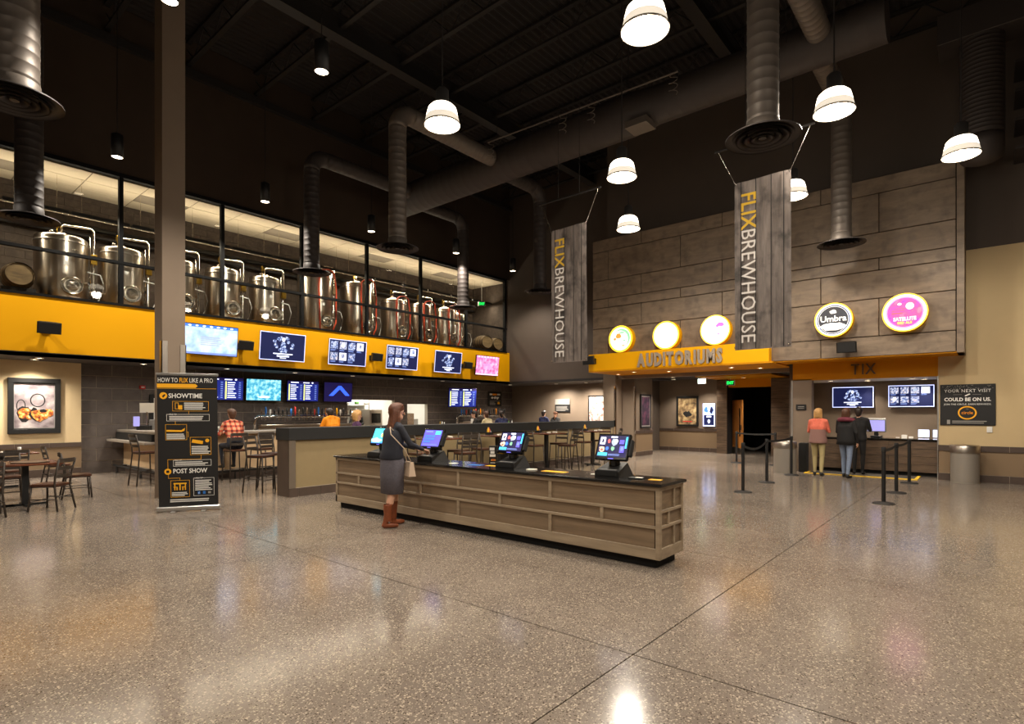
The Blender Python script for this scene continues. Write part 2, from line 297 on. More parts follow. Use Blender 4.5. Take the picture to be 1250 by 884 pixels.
def flat(mb, items, y=0.0, step=.0012):
    "flat print in the x-z plane facing -y, later items proud of earlier ones"
    for k, it in enumerate(items):
        yy = y - step * k; t = it[0]
        if t == 'r': _, x0, z0, x1, z1, m = it; mb.add([(x0, yy, z0), (x1, yy, z0), (x1, yy, z1), (x0, yy, z1)], [(0, 1, 2, 3)], m)
        elif t == 'R':
            _, rs, m = it
            for x0, z0, x1, z1 in rs: mb.add([(x0, yy, z0), (x1, yy, z0), (x1, yy, z1), (x0, yy, z1)], [(0, 1, 2, 3)], m)
        elif t == 'p': _, pts, m = it; mb.add([(x, yy, z) for x, z in pts], [tuple(range(len(pts)))], m)
        elif t == 'c':
            _, cx, cz, rx, rz, m = it; n = 28; mb.add([(cx + rx * math.cos(2 * PI * i / n), yy, cz + rz * math.sin(2 * PI * i / n)) for i in range(n)], [tuple(range(n))], m)
        elif t == 'o':
            _, cx, cz, rx, rz, th, m = it; n = 36; vs = []
            for i in range(n): a = 2 * PI * i / n; vs += [(cx + rx * math.cos(a), yy, cz + rz * math.sin(a)), (cx + (rx - th) * math.cos(a), yy, cz + (rz - th) * math.sin(a))]
            mb.add(vs, [(2 * i, 2 * ((i + 1) % n), 2 * ((i + 1) % n) + 1, 2 * i + 1) for i in range(n)], m)
        elif t == 'f':
            _, x0, z0, x1, z1, th, m = it
            for a in ((x0, z0, x1, z0 + th), (x0, z1 - th, x1, z1), (x0, z0 + th, x0 + th, z1 - th), (x1 - th, z0 + th, x1, z1 - th)): mb.add([(a[0], yy, a[1]), (a[2], yy, a[1]), (a[2], yy, a[3]), (a[0], yy, a[3])], [(0, 1, 2, 3)], m)
        elif t == 't':
            _, body, x, z, size, m = it[:6]; kw = it[6] if len(it) > 6 else {}
            vs, fs = text_geo(body, size, **kw); mb.add([(a + x, yy + b, c_ + z) for a, b, c_ in vs], fs, m)
    return mb
def textlines(x0, z1, x1, z0, n, rnd=.25, th=.5):
    h = (z1 - z0) / n; return [(x0, z1 - (i + 1) * h + h * (1 - th) / 2, x1 - (x1 - x0) * random.random() * rnd, z1 - i * h - h * (1 - th) / 2) for i in range(n)]
def blob(cx, cz, rx, rz, n=14, j=.25):
    return [(cx + rx * math.cos(2 * PI * i / n) * (1 + random.uniform(-j, j)), cz + rz * math.sin(2 * PI * i / n) * (1 + random.uniform(-j, j))) for i in range(n)]

# ================================================================== SETTING
# ---- floor slabs divided by saw cuts
fl = MB().box(-8, 30, -9, 20, -.25, -.02).build('floor', 'joint'); struct(fl, 'speckled polished concrete floor with thin saw cut joints')
xs = [-8, -2.52, .46, 3.44, 6.42, 9.40, 12.38, 15.36, 18.34, 21.32, 30]; ys = [-9, -7.08, -2.62, 1.84, 6.30, 10.76, 15.22, 20]; g = .005
for i in range(len(xs) - 1):
    for j in range(len(ys) - 1):
        MB().box(xs[i] + g, xs[i + 1] - g, ys[j] + g, ys[j + 1] - g, -.02, 0).build('slab', 'floor', fl)
# ---- main walls
def wallbox(name, m, *b, label=None): return struct(MB().box(*b).build(name, m), label)
wl = wallbox('wall_left', 'dark_wall', -8, 19.4, 16.6, 16.9, 7.62, 11.9, label='dark brown upper wall above the brewery windows')
wallbox('wall_left_band', 'yellow', -8, 19.4, 16.6, 16.75, 3.02, 4.33, label='bright yellow fascia band under the brewery windows')
wallbox('trim_1', 'black_steel', -8, 19.42, 16.57, 16.78, 2.93, 3.02, label='dark trim under the yellow band')
wallbox('ceiling_bar_soffit', 'soffit', -8, 19.4, 16.57, 18.5, 2.93, 3.0, label='dark soffit above the bar')
wallbox('wall_end', 'taupe_dark', 19.4, 19.7, 9.9, 18.6, 3.0, 11.9, label='tall brown end wall behind the hanging banner')
wallbox('trim_2', 'black_steel', 19.36, 19.74, 9.9, 16.57, 2.93, 3.02)
wallbox('ceiling_lounge_soffit', 'soffit', 19.74, 21.7, 9.9, 18.5, 2.93, 3.0)
wallbox('wall_lounge', 'taupe', 21.6, 21.8, 10.9, 18.5, 0, 2.95, label='taupe back wall of the far lounge')
wallbox('wall_right', 'beige', 17.2, 17.5, -9, .93, 0, 5.5, label='beige side wall with the rewards poster')
wallbox('wall_right_upper', 'taupe_dark', 17.2, 17.5, -9, 10.2, 5.5, 11.9, label='dark taupe upper side wall')
wallbox('wall_right_header', 'taupe', 17.2, 17.5, .93, 10.2, 3.08, 5.5)
wallbox('wall_back', 'taupe', -8.3, -8, -9, 17, 0, 11.9); wallbox('wall_near', 'taupe', -8, 17.2, -9.3, -9, 0, 11.9)
# dado strip, base tiles on the right wall
def tile_run(name, axis, const, a0, a1, z0, z1, proud, n, label=None, lower=None):
    "strip of tiles on a wall; axis 'x' or 'y' is the running direction, outward is the minus side of the other axis"
    r = MB()
    if axis == 'y': r.box(const - proud * .6, const, a0, a1, z0, z1)
    else: r.box(a0, a1, const - proud * .6, const, z0, z1)
    o = r.build(name, 'grout'); struct(o, label); L = (a1 - a0) / n
    for i in range(n):
        b0, b1 = a0 + i * L + .004, a0 + (i + 1) * L - .004
        q = MB()
        if axis == 'y': q.box(const - proud, const - .001, b0, b1, z0 + .003, z1 - .003)
        else: q.box(b0, b1, const - proud, const - .001, z0 + .003, z1 - .003)
        q.build('tile', 'tile_strip', o)
    return o
wallbox('wall_right_dado', 'mid_tan', 17.19, 17.2, -9, .93, 0, .71)
tile_run('trim_3', 'y', 17.19, -3.0, .93, .71, .85, .025, 6, 'dark tile rail on the beige wall'); tile_run('baseboard_right', 'y', 17.19, -3.0, .93, 0, .17, .02, 6, 'dark tile skirting of the beige wall')
# cream wall at far left
wallbox('wall_left_cream', 'cream', -8, 3.93, 18.2, 18.5, 0, 2.95, label='cream wall with the framed picture behind the dining tables'); wallbox('wall_left_dado', 'mid_tan', -8, 3.93, 18.18, 18.2, 0, .74)
tile_run('trim_4', 'x', 18.18, .6, 3.93, .74, .86, .025, 5, 'dark tile rail on the cream wall'); tile_run('baseboard_left', 'x', 18.18, .6, 3.93, 0, .2, .02, 5)
# stone tile wall behind the bar, with kitchen pass
bw = struct(MB().box(3.93, 12.05, 18.32, 18.5, 0, 2.95).box(12.05, 14.25, 18.32, 18.5, 0, 1.0).box(12.05, 14.25, 18.32, 18.5, 2.12, 2.95).box(14.25, 14.9, 18.32, 18.5, 0, 2.95).box(14.9, 16.0, 18.32, 18.5, 1.98, 2.95).box(14.9, 16.0, 18.32, 18.5, 0, 1.0).box(16, 21.7, 18.32, 18.5, 0, 2.95).build('wall_bar', 'grout'), 'grey stone tile wall behind the bar')
tw, th = .71, .328
for r in range(9):
    off = tw / 2 if r % 2 else 0
    for k in range(26):
        x0 = 3.93 + k * tw - off; x1 = min(x0 + tw, 21.6); x0 = max(x0, 3.93)
        if x1 - x0 < .08: continue
        z0, z1 = r * th, (r + 1) * th
        R4 = [(x0, x1, z0, z1)]
        for ox0, ox1, oz0, oz1 in ((12.05, 14.25, 1.0, 2.12), (14.9, 16.0, 1.0, 1.98)):
            N4 = []
            for a0, a1, c0, c1 in R4:
                if a1 <= ox0 or a0 >= ox1 or c1 <= oz0 or c0 >= oz1: N4.append((a0, a1, c0, c1)); continue
                if a0 < ox0: N4.append((a0, ox0, c0, c1))
                if a1 > ox1: N4.append((ox1, a1, c0, c1))
                m0, m1 = max(a0, ox0), min(a1, ox1)
                if c0 < oz0: N4.append((m0, m1, c0, oz0))
                if c1 > oz1: N4.append((m0, m1, oz1, c1))
            R4 = N4
        for a0, a1, c0, c1 in R4:
            if a1 - a0 > .03 and c1 - c0 > .03: MB().box(a0 + .007, a1 - .007, 18.312, 18.33, c0 + .007, c1 - .007).build('tile', 'stone_tile', bw)
# ---- wood facade with planks
wf = struct(MB().box(16.32, 17.2, .42, 10.2, 3.04, 7.35).build('wall_wood', 'groove'), 'greige wood plank facade over the auditorium entrance')
A = [.55, 2.03, 4.57, 7.1, 9.6, 10.2]; B = [.55, 3.3, 5.84, 8.4, 10.2]
for z0, z1, J in ((3.02, 3.51, B), (3.51, 4.43, A), (4.43, 5.12, B), (5.12, 5.42, A), (5.42, 6.04, B), (6.04, 7.0, A), (7.0, 7.4, B)):
    for a, b in zip(J[:-1], J[1:]): MB().bbox(16.25, 16.34, a + .008, b - .008, z0 + .009, z1 - .009, .006).build('plank', 'wood_wall', wf)
MB().bbox(16.22, 17.2, .4, .54, 3.0, 7.4, .006).build('end_post', 'wood_wall', wf)
MB().box(16.28, 17.2, .42, 4.4, 3.0, 3.04).build('underside', 'orange_and_shaded_yellow', wf)
# ---- AUDITORIUMS canopy
wallbox('trim_5', 'yellow', 16.0, 16.24, 4.5, 10.2, 3.02, 3.56, label='yellow auditorium sign fascia')
wallbox('ceiling_canopy_soffit', 'orange_and_shaded_yellow', 16.0, 18.1, 4.4, 10.2, 2.97, 3.02, label='orange soffit under the auditorium sign')
wallbox('wall_hall_header', 'taupe', 18.1, 18.35, 4.2, 10.9, 2.85, 3.08); wallbox('ceiling_hall', 'soffit', 18.35, 23.0, 4.2, 10.95, 3.0, 3.08)
wallbox('ceiling_hall_orange', 'orange_and_shaded_yellow', 20.2, 22.78, 5.6, 8.25, 2.93, 3.0)
# TIX recess
wallbox('wall_tix_header', 'orange_and_shaded_yellow', 17.2, 17.4, .93, 4.2, 2.53, 3.08, label='yellow header over the ticket counter, shade in its colour')  # yellow band; the overhang's shade is put into its darker orange colour
wallbox('ceiling_tix', 'white', 17.4, 19.1, .8, 4.1, 2.53, 2.6); wallbox('wall_tix_back', 'taupe', 19.0, 19.2, .6, 4.3, 0, 2.6, label='taupe back wall of the ticket booth')
wallbox('wall_tix_side_1', 'taupe', 17.22, 19.0, .75, .93, 0, 2.56); wallbox('wall_tix_side_2', 'cream', 17.4, 19.0, 4.08, 4.2, 0, 2.56)
wallbox('wall_tix_pier', 'taupe', 17.2, 17.45, 3.72, 4.25, 0, 2.56, label='taupe pier beside the ticket counter')
MBt = MB().box(17.19, 17.21, 4.2, 4.24, 0, 2.53).box(17.19, 17.21, .915, .945, 0, 2.53).build('trim_6', 'aluminium'); struct(MBt)
# hall: pillar, block with poster, back wall, entry
struct(MB().box(18.0, 18.45, 10.33, 10.84, 0, 3.0).build('pillar', 'taupe'), 'taupe square pillar at the auditorium entrance')
wallbox('wall_hall_block', 'taupe', 18.75, 20.15, 9.95, 10.9, 0, 3.0, label='taupe wall block with framed poster'); wallbox('wall_hall_block_dado', 'mid_tan', 18.74, 20.16, 9.94, 9.95, 0, .84)
tile_run('trim_7', 'x', 9.94, 18.74, 20.15, .84, .96, .02, 2); tile_run('baseboard_hall_block', 'x', 9.94, 18.74, 20.15, 0, .17, .02, 4)
wallbox('wall_hall_back', 'taupe', 22.8, 23, 8.1, 11.2, 0, 3.05, label='taupe auditorium corridor wall'); wallbox('wall_hall_dado', 'mid_tan', 22.79, 22.8, 8.25, 11.2, 0, .84); wallbox('wall_hall_return', 'taupe_dark', 20.15, 23, 10.9, 11.2, 0, 3.05)
tile_run('trim_8', 'y', 22.79, 8.25, 10.9, .84, .96, .02, 4); tile_run('baseboard_hall', 'y', 22.79, 8.25, 10.9, 0, .17, .02, 6)
for nm, y0, y1 in (('wall_entry_pier_1', 7.84, 8.24), ('wall_entry_pier_2', 5.45, 6.2)):
    p = struct(MB().box(22.35, 23, y0, y1, 0, 2.95).build(nm, 'groove'), 'wood clad pier at the auditorium doorway'); z = 0; k = 0
    while z < 2.9:
        h = (.24, .3, .2, .34)[k % 4]; MB().box(22.32, 22.36, y0 + .002, y1 - .002, z + .004, min(z + h, 2.94) - .004).build('plank', 'wood_dark', p); z += h; k += 1
wallbox('wall_entry_header', 'orange_and_shaded_yellow', 22.5, 23, 6.2, 7.84, 2.62, 3.0); wallbox('wall_entry_dark', 'black_matte', 26, 26.2, 5, 9, 0, 3.0); wallbox('wall_entry_side_1', 'black_matte', 23, 26, 7.9, 8.0, 0, 3); wallbox('wall_entry_side_2', 'taupe_dark', 23, 26, 5.9, 6.0, 0, 3); wallbox('ceiling_entry', 'black_matte', 23, 26, 5.9, 8, 2.95, 3.05)
wallbox('wall_hall_right', 'taupe_dark', 17.45, 22.4, 4.2, 4.35, 0, 3.05); wallbox('wall_hall_right_return', 'taupe_dark', 22.3, 22.45, 4.3, 5.45, 0, 3.05)
# chrome corner guards
def guard(x, y, z0, z1, label):
    o = MB().add([(x - .004, y - .004, z0), (x + .06, y - .004, z0), (x + .06, y, z0), (x, y, z0), (x, y + .06, z0), (x - .004, y + .06, z0)] + [(x - .004, y - .004, z1), (x + .06, y - .004, z1), (x + .06, y, z1), (x, y, z1), (x, y + .06, z1), (x - .004, y + .06, z1)], [(i, (i + 1) % 6, 6 + (i + 1) % 6, 6 + i) for i in range(6)] + [(5, 4, 3, 2, 1, 0), (6, 7, 8, 9, 10, 11)]).build('corner_guard', 'chrome'); tag(o, label, 'corner guard', 'metal corner guards')
guard(18.75, 9.94, .17, 2.6, 'bright metal corner guard on the poster wall block'); guard(18.0, 10.33, .1, 2.6, 'bright metal corner guard on the pillar beside the lounge')
# ---- column by the roll-up banner
co = struct(MB().box(3.81, 4.21, 11.9, 12.3, 0, 11.3).build('column', 'taupe'), 'tall taupe square column behind the roll-up banner')
MB().box(3.795, 3.81, 11.885, 11.99, 0, 3.0).box(3.795, 3.9, 11.885, 11.9, 0, 3.0).build('corner_guard', 'steel_brushed', co); MB().box(4.12, 4.225, 11.885, 11.9, 0, 2.95).box(4.21, 4.225, 11.885, 11.99, 0, 2.95).build('corner_guard', 'steel_brushed', co)
# ---- roof: deck, joists, girder
ce = MB()
n = 128; vs = []; fs = []
for i in range(n * 4 + 1):
    y = -9 + i * (26.0 / (n * 4)); z = 11.75 + (.04 if i % 4 in (0, 1) else 0); vs += [(-8.3, y, z), (19.6, y, z)]
for i in range(n * 4): fs.append((2 * i, 2 * i + 1, 2 * i + 3, 2 * i + 2))
ce.add(vs, fs); ce.box(-8.3, 19.7, -9.3, 17, 11.9, 12.0); struct(ce.build('ceiling', 'black_ceiling'), 'black corrugated roof deck')
jm = MB()
for (a, b) in ((11.05, 11.11), (11.66, 11.72)): jm.box(-.06, .06, -9, 16.6, a, b)
k = 0; y = -9.0
while y < 16.3:
    jm.cyl((0, y, 11.08), (0, y + .6, 11.68), .018, n=5, cap=False); jm.cyl((0, y + .6, 11.68), (0, y + 1.2, 11.08), .018, n=5, cap=False); y += 1.2
jme = jm.mesh('joist', 'black_steel')
for i in range(15): o = link('beam_joist', jme, None, (-7 + i * 1.85, 0, 0)); struct(o, 'black open web roof joist')
struct(MB().box(-8, 19.4, 12.0, 12.3, 11.3, 11.34).box(-8, 19.4, 12.0, 12.3, 10.8, 10.84).box(-8, 19.4, 12.12, 12.18, 10.84, 11.3).build('beam_girder', 'black_steel'), 'deep steel roof girder')
struct(MB().box(-8, 19.4, 5.0, 5.3, 11.3, 11.34).box(-8, 19.4, 5.0, 5.3, 10.8, 10.84).box(-8, 19.4, 5.12, 5.18, 10.84, 11.3).build('beam_girder', 'black_steel'), 'deep steel roof girder')
struct(MB().box(-8, 19.4, 16.45, 16.6, 10.75, 10.95).build('beam_ledger', 'black_steel'))

# ================================================================== BREWERY LOFT
lw = struct(MB().box(-2, 19.4, 18.86, 19.0, 3.0, 7.6).build('wall_loft', 'mortar'), 'dark masonry block wall of the brewery loft')
bl = MB().box(.003, .397, -.02, .02, .003, .197).mesh('block', 'cmu'); cnt = 0; rest = MB()
for r in range(16):
    for k in range(47):
        x = .9 + k * .4 - (.2 if r % 2 else 0); z = 4.38 + r * .2
        if x > 19.0: continue
        if k < 18: link('block', bl, lw, (x, 18.855, z))
        else: rest.box(x + .003, x + .397, 18.837, 18.87, z + .003, z + .197)
o = rest.build('block_courses', 'cmu', lw); o['kind'] = 'stuff'
struct(MB().box(-2, 19.4, 16.9, 19.0, 3.1, 3.25).build('floor_loft', 'mat_grey'))
struct(MB().box(19.3, 19.39, 16.75, 18.9, 3.2, 7.6).build('wall_loft_end', 'cmu'))
lc = struct(MB().box(-2, 19.4, 16.8, 18.9, 7.54, 7.6).build('ceiling_loft', 'tbar'), 'white tile ceiling of the brewery loft')
tm = MB().box(.012, 1.208, .012, .678, -.012, 0).mesh('ceiling_tile', 'white_tile'); tv = MB().box(.012, 1.208, .012, .678, -.012, 0).mesh('ceiling_tile', 'vent_tile')
for i in range(16):
    for j in range(3): link('ceiling_tile', tv if (j == 1 and i % 3 == 1) else tm, lc, (.2 + i * 1.22, 16.8 + j * .69, 7.54))
# window wall: mullions, rails, glass panes
wn = thing('window_1', 'long black framed brewery window above the yellow band', 'window', kind='structure'); wn['kind'] = 'structure'
MX = [-.5, 1.95, 4.4, 6.85, 9.28, 11.73, 14.18, 16.64, 19.1]
for x in MX: MB().box(x - .045, x + .045, 16.58, 16.7, 4.33, 7.62).build('mullion', 'mullion', wn)
for z0, z1, nm in ((4.31, 4.37, 'sill_rail'), (5.36, 5.43, 'mid_rail'), (7.54, 7.64, 'head_rail')): MB().box(-8 if nm != 'mid_rail' else -1, 19.2, 16.57, 16.7, z0, z1).build(nm, 'mullion', wn)
for a, b in zip(MX[:-1], MX[1:]):
    MB().box(a + .045, b - .045, 16.64, 16.652, 4.37, 5.36).build('pane', 'pane_glass', wn); MB().box(a + .045, b - .045, 16.64, 16.652, 5.43, 7.54).build('pane', 'pane_glass', wn)
# brewing tanks
def tank(x, r, top, label, hose=False, y=17.6):
    t = thing('brewing_tank', label, 'tank', (x, y, 3.25), 0, 'stainless brewing tanks behind the brewery window'); h = top - 3.25
    MB().lathe([(0.05, .45), (r * .55, .62), (r, 1.0), (r, h - .05), (r * .985, h - .015), (r * .93, h + .01), (r * .5, h + .07), (.12, h + .09), (.12, h + .13), (0, h + .13)], 40, cap=True).build('shell', 'tank_steel', t)
    MB().lathe([(r + .006, h - .16), (r + .012, h - .15), (r + .012, h - .12), (r + .002, h - .11)], 40, cap=False).lathe([(r + .004, 1.0), (r + .01, 1.02), (r + .01, 1.05), (r + .002, 1.07)], 40, cap=False).build('weld_band', 'steel_brushed', t)
    for a in (.25, .75, 1.25, 1.75): MB().cyl((r * .8 * math.cos(a * PI), r * .8 * math.sin(a * PI), 0), (r * .8 * math.cos(a * PI), r * .8 * math.sin(a * PI), 1.0), .035, n=10).build('leg', 'steel_brushed', t)
    # manway facing the hall
    X = Matrix.Translation((.1, -r + .01, 1.48)) @ Matrix.Rotation(PI / 2, 4, 'X')
    mw = MB().lathe([(.2, -.02), (.225, 0), (.225, .05), (.195, .06), (.185, .03), (.12, .075), (0, .085)], 24, X=X).build('manway', 'steel', t)
    c = MB(); c.cyl((.1, -r - .06, 1.48), (.1, -r - .15, 1.48), .014, n=8); c.tube([(.1 + .09 * math.cos(a), -r - .13, 1.48 + .09 * math.sin(a)) for a in [i * PI / 8 for i in range(16)]], .01, 6, closed=True); c.cyl((.01, -r - .13, 1.48), (.19, -r - .13, 1.48), .008, n=6); c.build('hand_wheel', 'chrome', mw)
    MB().tube([(-r * .5, -r * .45, h - .03), (-r * .5, -r * .45, h + .09), (-r * .5 + .03, -r * .45, h + .12), (-r * .5 + .06, -r * .45, h + .09), (-r * .5 + .06, -r * .45, h - .02)], .014, 6).build('lifting_lug', 'steel', t)
    MB().tube([(0, 0, h + .1), (0, 0, h + .3), (.05, 0, h + .36), (r + .05, -.1, h + .36), (r + .1, -.1, h + .3), (r + .1, -.1, 1.05), (r - .06, -.1, .95)], .028, 8).build('vent_pipe', 'steel', t)
    MB().tube([(r + .03, -.1, h + .15), (r + .03, -.1, 1.4)], .016, 6).build('spray_pipe', 'steel', t)
    MB().cyl((-.08, 0, h + .1), (-.08, 0, h + .42), .012, n=6).box(-.11, -.05, -.03, .03, h + .26, h + .38).build('relief_valve', 'brass', t)
    MB().bbox(r + .02, r + .16, -.2, -.1, h - .55, h - .3, .008).build('control_box', 'cream' if hose else 'brass', t)
    MB().cyl((r * .75, -r * .68, 1.6), (r * .86, -r * .85, 1.6), .045, n=10).build('sample_port', 'chrome', t)
    MB().box(-.06, .03, -r - .006, -r + .02, 1.98, 2.07).build('label_plate', 'white_plastic', t)
    MB().tube([(r * .8, -r * .75, 1.9), (r + .16, -r * .8, 1.86), (r + .24, -r * .8, 1.6), (r + .16, -r * .8, 1.3), (r + .02, -r * .8, 1.0)], .012, 6).build('sight_tube', 'white_plastic', t)
    for i in range(4): MB().ball((r * .95, -r * .5, 1.35 + i * .14), .03, 8).build('clamp', 'chrome', t)
    if hose:
        pts = []
        for i in range(25):
            a = PI * i / 24; pts.append((-.18 + .28 - .28 * math.cos(a), -r - .05 - .05 * math.sin(a), h - .05 + .17 * math.sin(a)))
        pts = [(-.16, -r - .05, 1.1), (-.2, -r - .05, h - .5)] + pts + [(.45, -r - .04, h - .5), (.44, -r - .04, 1.45), (.3, -r - .02, 1.1)]
        MB().tube(pts, .026, 8).build('hose', 'red_hose', t)
TK = [(3.4, .54, 5.96, 0, 'stainless brewing tank farthest left, beside the upright barrel end'), (4.66, .51, 5.92, 0, 'stainless brewing tank between the first two window mullions left of the column'), (5.98, .47, 5.9, 0, 'stainless brewing tank half hidden by the tall column'), (7.25, .47, 5.9, 0, 'stainless brewing tank behind the mullion just right of the column'),
      (8.55, .46, 5.88, 0, 'stainless brewing tank above the blue film television, without red hose'), (10.3, .56, 6.32, 1, 'large stainless brewing tank with red hose behind the elbow duct'), (11.95, .56, 6.28, 1, 'large stainless brewing tank with red hose crossed by a mullion'), (13.6, .46, 5.95, 1, 'stainless brewing tank with red hose right of the two large tanks'), (14.95, .46, 5.97, 1, 'stainless brewing tank with red hose, second left of the barrels tank'), (16.3, .46, 5.98, 1, 'stainless brewing tank with red hose nearest the dark end duct'), (17.2, .42, 5.9, 0, 'stainless brewing tank without hose next to the two barrels')]
for x, r, t, h, lb in TK: tank(x, r, t, lb, bool(h), 17.85 if x > 17 else 17.6)
def barrel(x, y, z, rz, label, r=.3, L=.86):
    t = thing('barrel', label, 'barrel', (x, y, z), rz, 'wooden barrels in the brewery loft')
    X = Matrix.Rotation(PI / 2, 4, 'X')
    MB().lathe([(r * .8, -L / 2), (r * .93, -L / 4), (r, 0), (r * .93, L / 4), (r * .8, L / 2)], 24, X=X, cap=False).build('staves', 'barrel_wood', t)
    for s in (-1, 1): MB().lathe([(0, s * (L / 2 - .03)), (r * .79, s * (L / 2 - .03))], 24, X=X, cap=False).build('head', 'barrel_wood', t)
    for q in (-.46, -.3, -.13, .13, .3, .46): MB().lathe([(r * (1 - .8 * q * q) + .004, q * L - .02), (r * (1 - .8 * q * q) + .004, q * L + .02)], 24, X=X, cap=False).build('hoop', 'black_steel', t)
    k = MB()
    for yy in (-.25, .25): k.box(-.3, .3, yy - .03, yy + .03, -(z - 3.25), -r * .93)
    k.build('cradle', 'black_steel', t)
barrel(2.5, 17.12, 4.78, -.05, 'weathered barrel with its round end facing the hall, beside the leftmost tank', .31); barrel(18.15, 17.12, 4.72, -.25, 'pale oak barrel nearer the tanks in the far loft corner', .33); barrel(18.88, 17.14, 4.70, -.25, 'pale oak barrel in the far loft corner against the end mullion', .31)
# loft strip lights, pipe runs
for i in range(14):
    t = thing('strip_light', 'slim black strip light in the row hanging in the brewery loft', 'light', (1.6 + i * 1.3, 17.5, 6.62), 0, 'brewery loft strip lights')
    MB().box(-.62, .62, -.06, .06, -.02, .0).box(-.62, .62, -.06, -.05, 0, .05).box(-.62, .62, .05, .06, 0, .05).build('housing', 'black', t); MB().cyl((-.58, 0, .025), (.58, 0, .025), .014, n=8).build('lamp_tube', 'strip_glow', t); MB().cyl((-.4, .045, 0), (-.4, .045, .91), .005, n=5).cyl((.4, .045, 0), (.4, .045, .91), .005, n=5).build('hanger', 'steel', t)
    lamp('AREA', (0, 0, .055), 9, (1, .86, .66), parent=t, sx=1.2, sy=.08, rot=(PI, 0, 0)); lamp('AREA', (0, 0, -.025), 22, (1, .86, .66), parent=t, sx=1.2, sy=.06)  # lower lamp has no tube; added under the closed housing to light the tanks
for z, y, r, nm in ((6.62, 18.6, .07, 'black'), (6.42, 18.62, .045, 'black_steel'), (6.85, 18.5, .025, 'steel')):
    o = MB().cyl((.5, y, z), (19.2, y, z), r, n=10).build('process_pipe', nm); tag(o, {'black': 'thick black pipe running along the loft block wall', 'black_steel': 'thinner dark pipe under the thick black loft pipe', 'steel': 'bright thin pipe above the black loft pipes'}[nm], 'pipe', 'loft process pipes')
def exit_sign(loc, rz, m, label, stem=.06):
    t = thing('exit_sign', label, 'sign', loc, rz); MB().bbox(-.16, .16, -.03, .03, -.1, .1, .006).build('housing', 'white_plastic', t)
    f = MB(); flat(f, [('r', -.15, -.09, .15, .09, 'black_matte' if m == 'exit_green' else m)] + ([('t', 'EXIT', 0, -.055, .15, m, dict(align='CENTER', bold=.03, sx=.85))] if m == 'exit_green' else [('t', 'EXIT', 0, -.055, .15, 'exit_green', dict(align='CENTER', bold=.03, sx=.85))]), -.032); f.build('face', None, t)
    MB().cyl((0, 0, .1), (0, 0, .1 + stem), .012, n=8).build('stem', 'white_plastic', t)
exit_sign((18.3, 17.3, 6.5), -.5, 'exit_green', 'green lit exit sign in the far corner of the brewery loft', .94)

# ================================================================== DUCTS
def ridged(mb, p0, p1, r, pitch=.16, n=28):
    p0 = Vector(p0); p1 = Vector(p1); d = p1 - p0; X = Matrix.Translation(p0) @ d.to_track_quat('Z', 'Y').to_matrix().to_4x4(); prof = []; z = 0
    while z < d.length - .02: prof += [(r, z), (r, z + pitch * .8), (r + .004, z + pitch * .87), (r + .004, z + pitch * .93)]; z += pitch
    prof = [q for q in prof if q[1] <= d.length] + [(r, d.length)]
    return mb.lathe(prof, n, None, X)
def duct_drop(x, y, label, branch=None, zt=8.85, r=.21, zd=5.58, m='duct_steel', top=None):
    t = thing('air_duct', label, 'duct', (x, y, 0), 0, 'round ceiling air ducts')
    if branch is not None:
        R = .42; s = 1 if branch > x else -1
        ridged(MB(), (0, 0, zd + .1), (0, 0, zt - R), r).build('spiral_duct', m, t)
        MB().tube([(s * R * (1 - math.cos(a)), 0, zt - R + R * math.sin(a)) for a in [i * PI / 16 for i in range(9)]], r + .005, 24).build('elbow', m, t)
        ridged(MB(), (s * R, 0, zt), (branch - x - s * .4, 0, zt), r).build('branch_duct', m, t)
    else: ridged(MB(), (0, 0, zd + .1), (0, 0, top or 11.7), r).build('spiral_duct', m, t)
    MB().lathe([(r + .03, zd + .02), (r + .035, zd + .06), (r + .012, zd + .12), (r + .012, zd + .2), (r, zd + .21)], 28, cap=False).build('collar', m, t)
    d = MB().lathe([(.5, zd - .03), (.5, zd - .015), (.42, zd + .0), (r + .02, zd + .06), (r - .01, zd + .05), (.4, zd - .02)], 40, cap=False).build('diffuser', 'duct_dark', t)
    for a, b in ((.36, .27), (.255, .17), (.155, .07)): MB().lathe([(a, -.045), (a, -.035), (b, .015), (b - .012, .01), (a - .02, -.045)], 36, X=Matrix.Translation((0, 0, zd)), cap=False).build('cone', 'duct_dark', d)
    MB().lathe([(.05, -.03), (.05, -.02), (0, -.02)], 16, X=Matrix.Translation((0, 0, zd))).lathe([(r, zd + .05), (0, zd + .05)], 20, cap=False).build('core', 'duct_dark', d)
md = thing('air_duct', 'large round main air duct running across under the roof', 'duct', (12.25, 0, 8.85), 0, 'round ceiling air ducts')
ridged(MB(), (0, 6.6, 0), (0, 15.4, 0), .5, .3, 28).build('spiral_duct', 'duct_dark', md); ridged(MB(), (0, 1.4, 0), (0, 5.9, 0), .42, .3, 28).build('spiral_duct', 'duct_dark', md)
MB().cyl((0, 5.9, 0), (0, 6.6, 0), .42, .5, n=28).build('reducer', 'duct_dark', md); MB().box(-.5, .0, 5.95, 6.5, -.55, -.4).build('access_box', 'duct_steel', md)
for yy in (3.0, 8.0, 13.0): MB().cyl((-.45, yy, 0), (-.45, yy, 2.8), .008, n=5).cyl((.45, yy, 0), (.45, yy, 2.8), .008, n=5).build('hanger', 'black_steel', md)
duct_drop(8.42, 2.45, 'air duct drop with round diffuser above the nearer wood banner', 12.25); duct_drop(14.9, 2.6, 'air duct drop with round diffuser in front of the wood facade', 12.25)
duct_drop(8.45, 10.75, 'light grey air duct drop with diffuser in front of the brewery windows', 12.25); duct_drop(14.5, 11.1, 'dark air duct drop mostly behind the farther wood banner', 12.25, m='duct_dark')
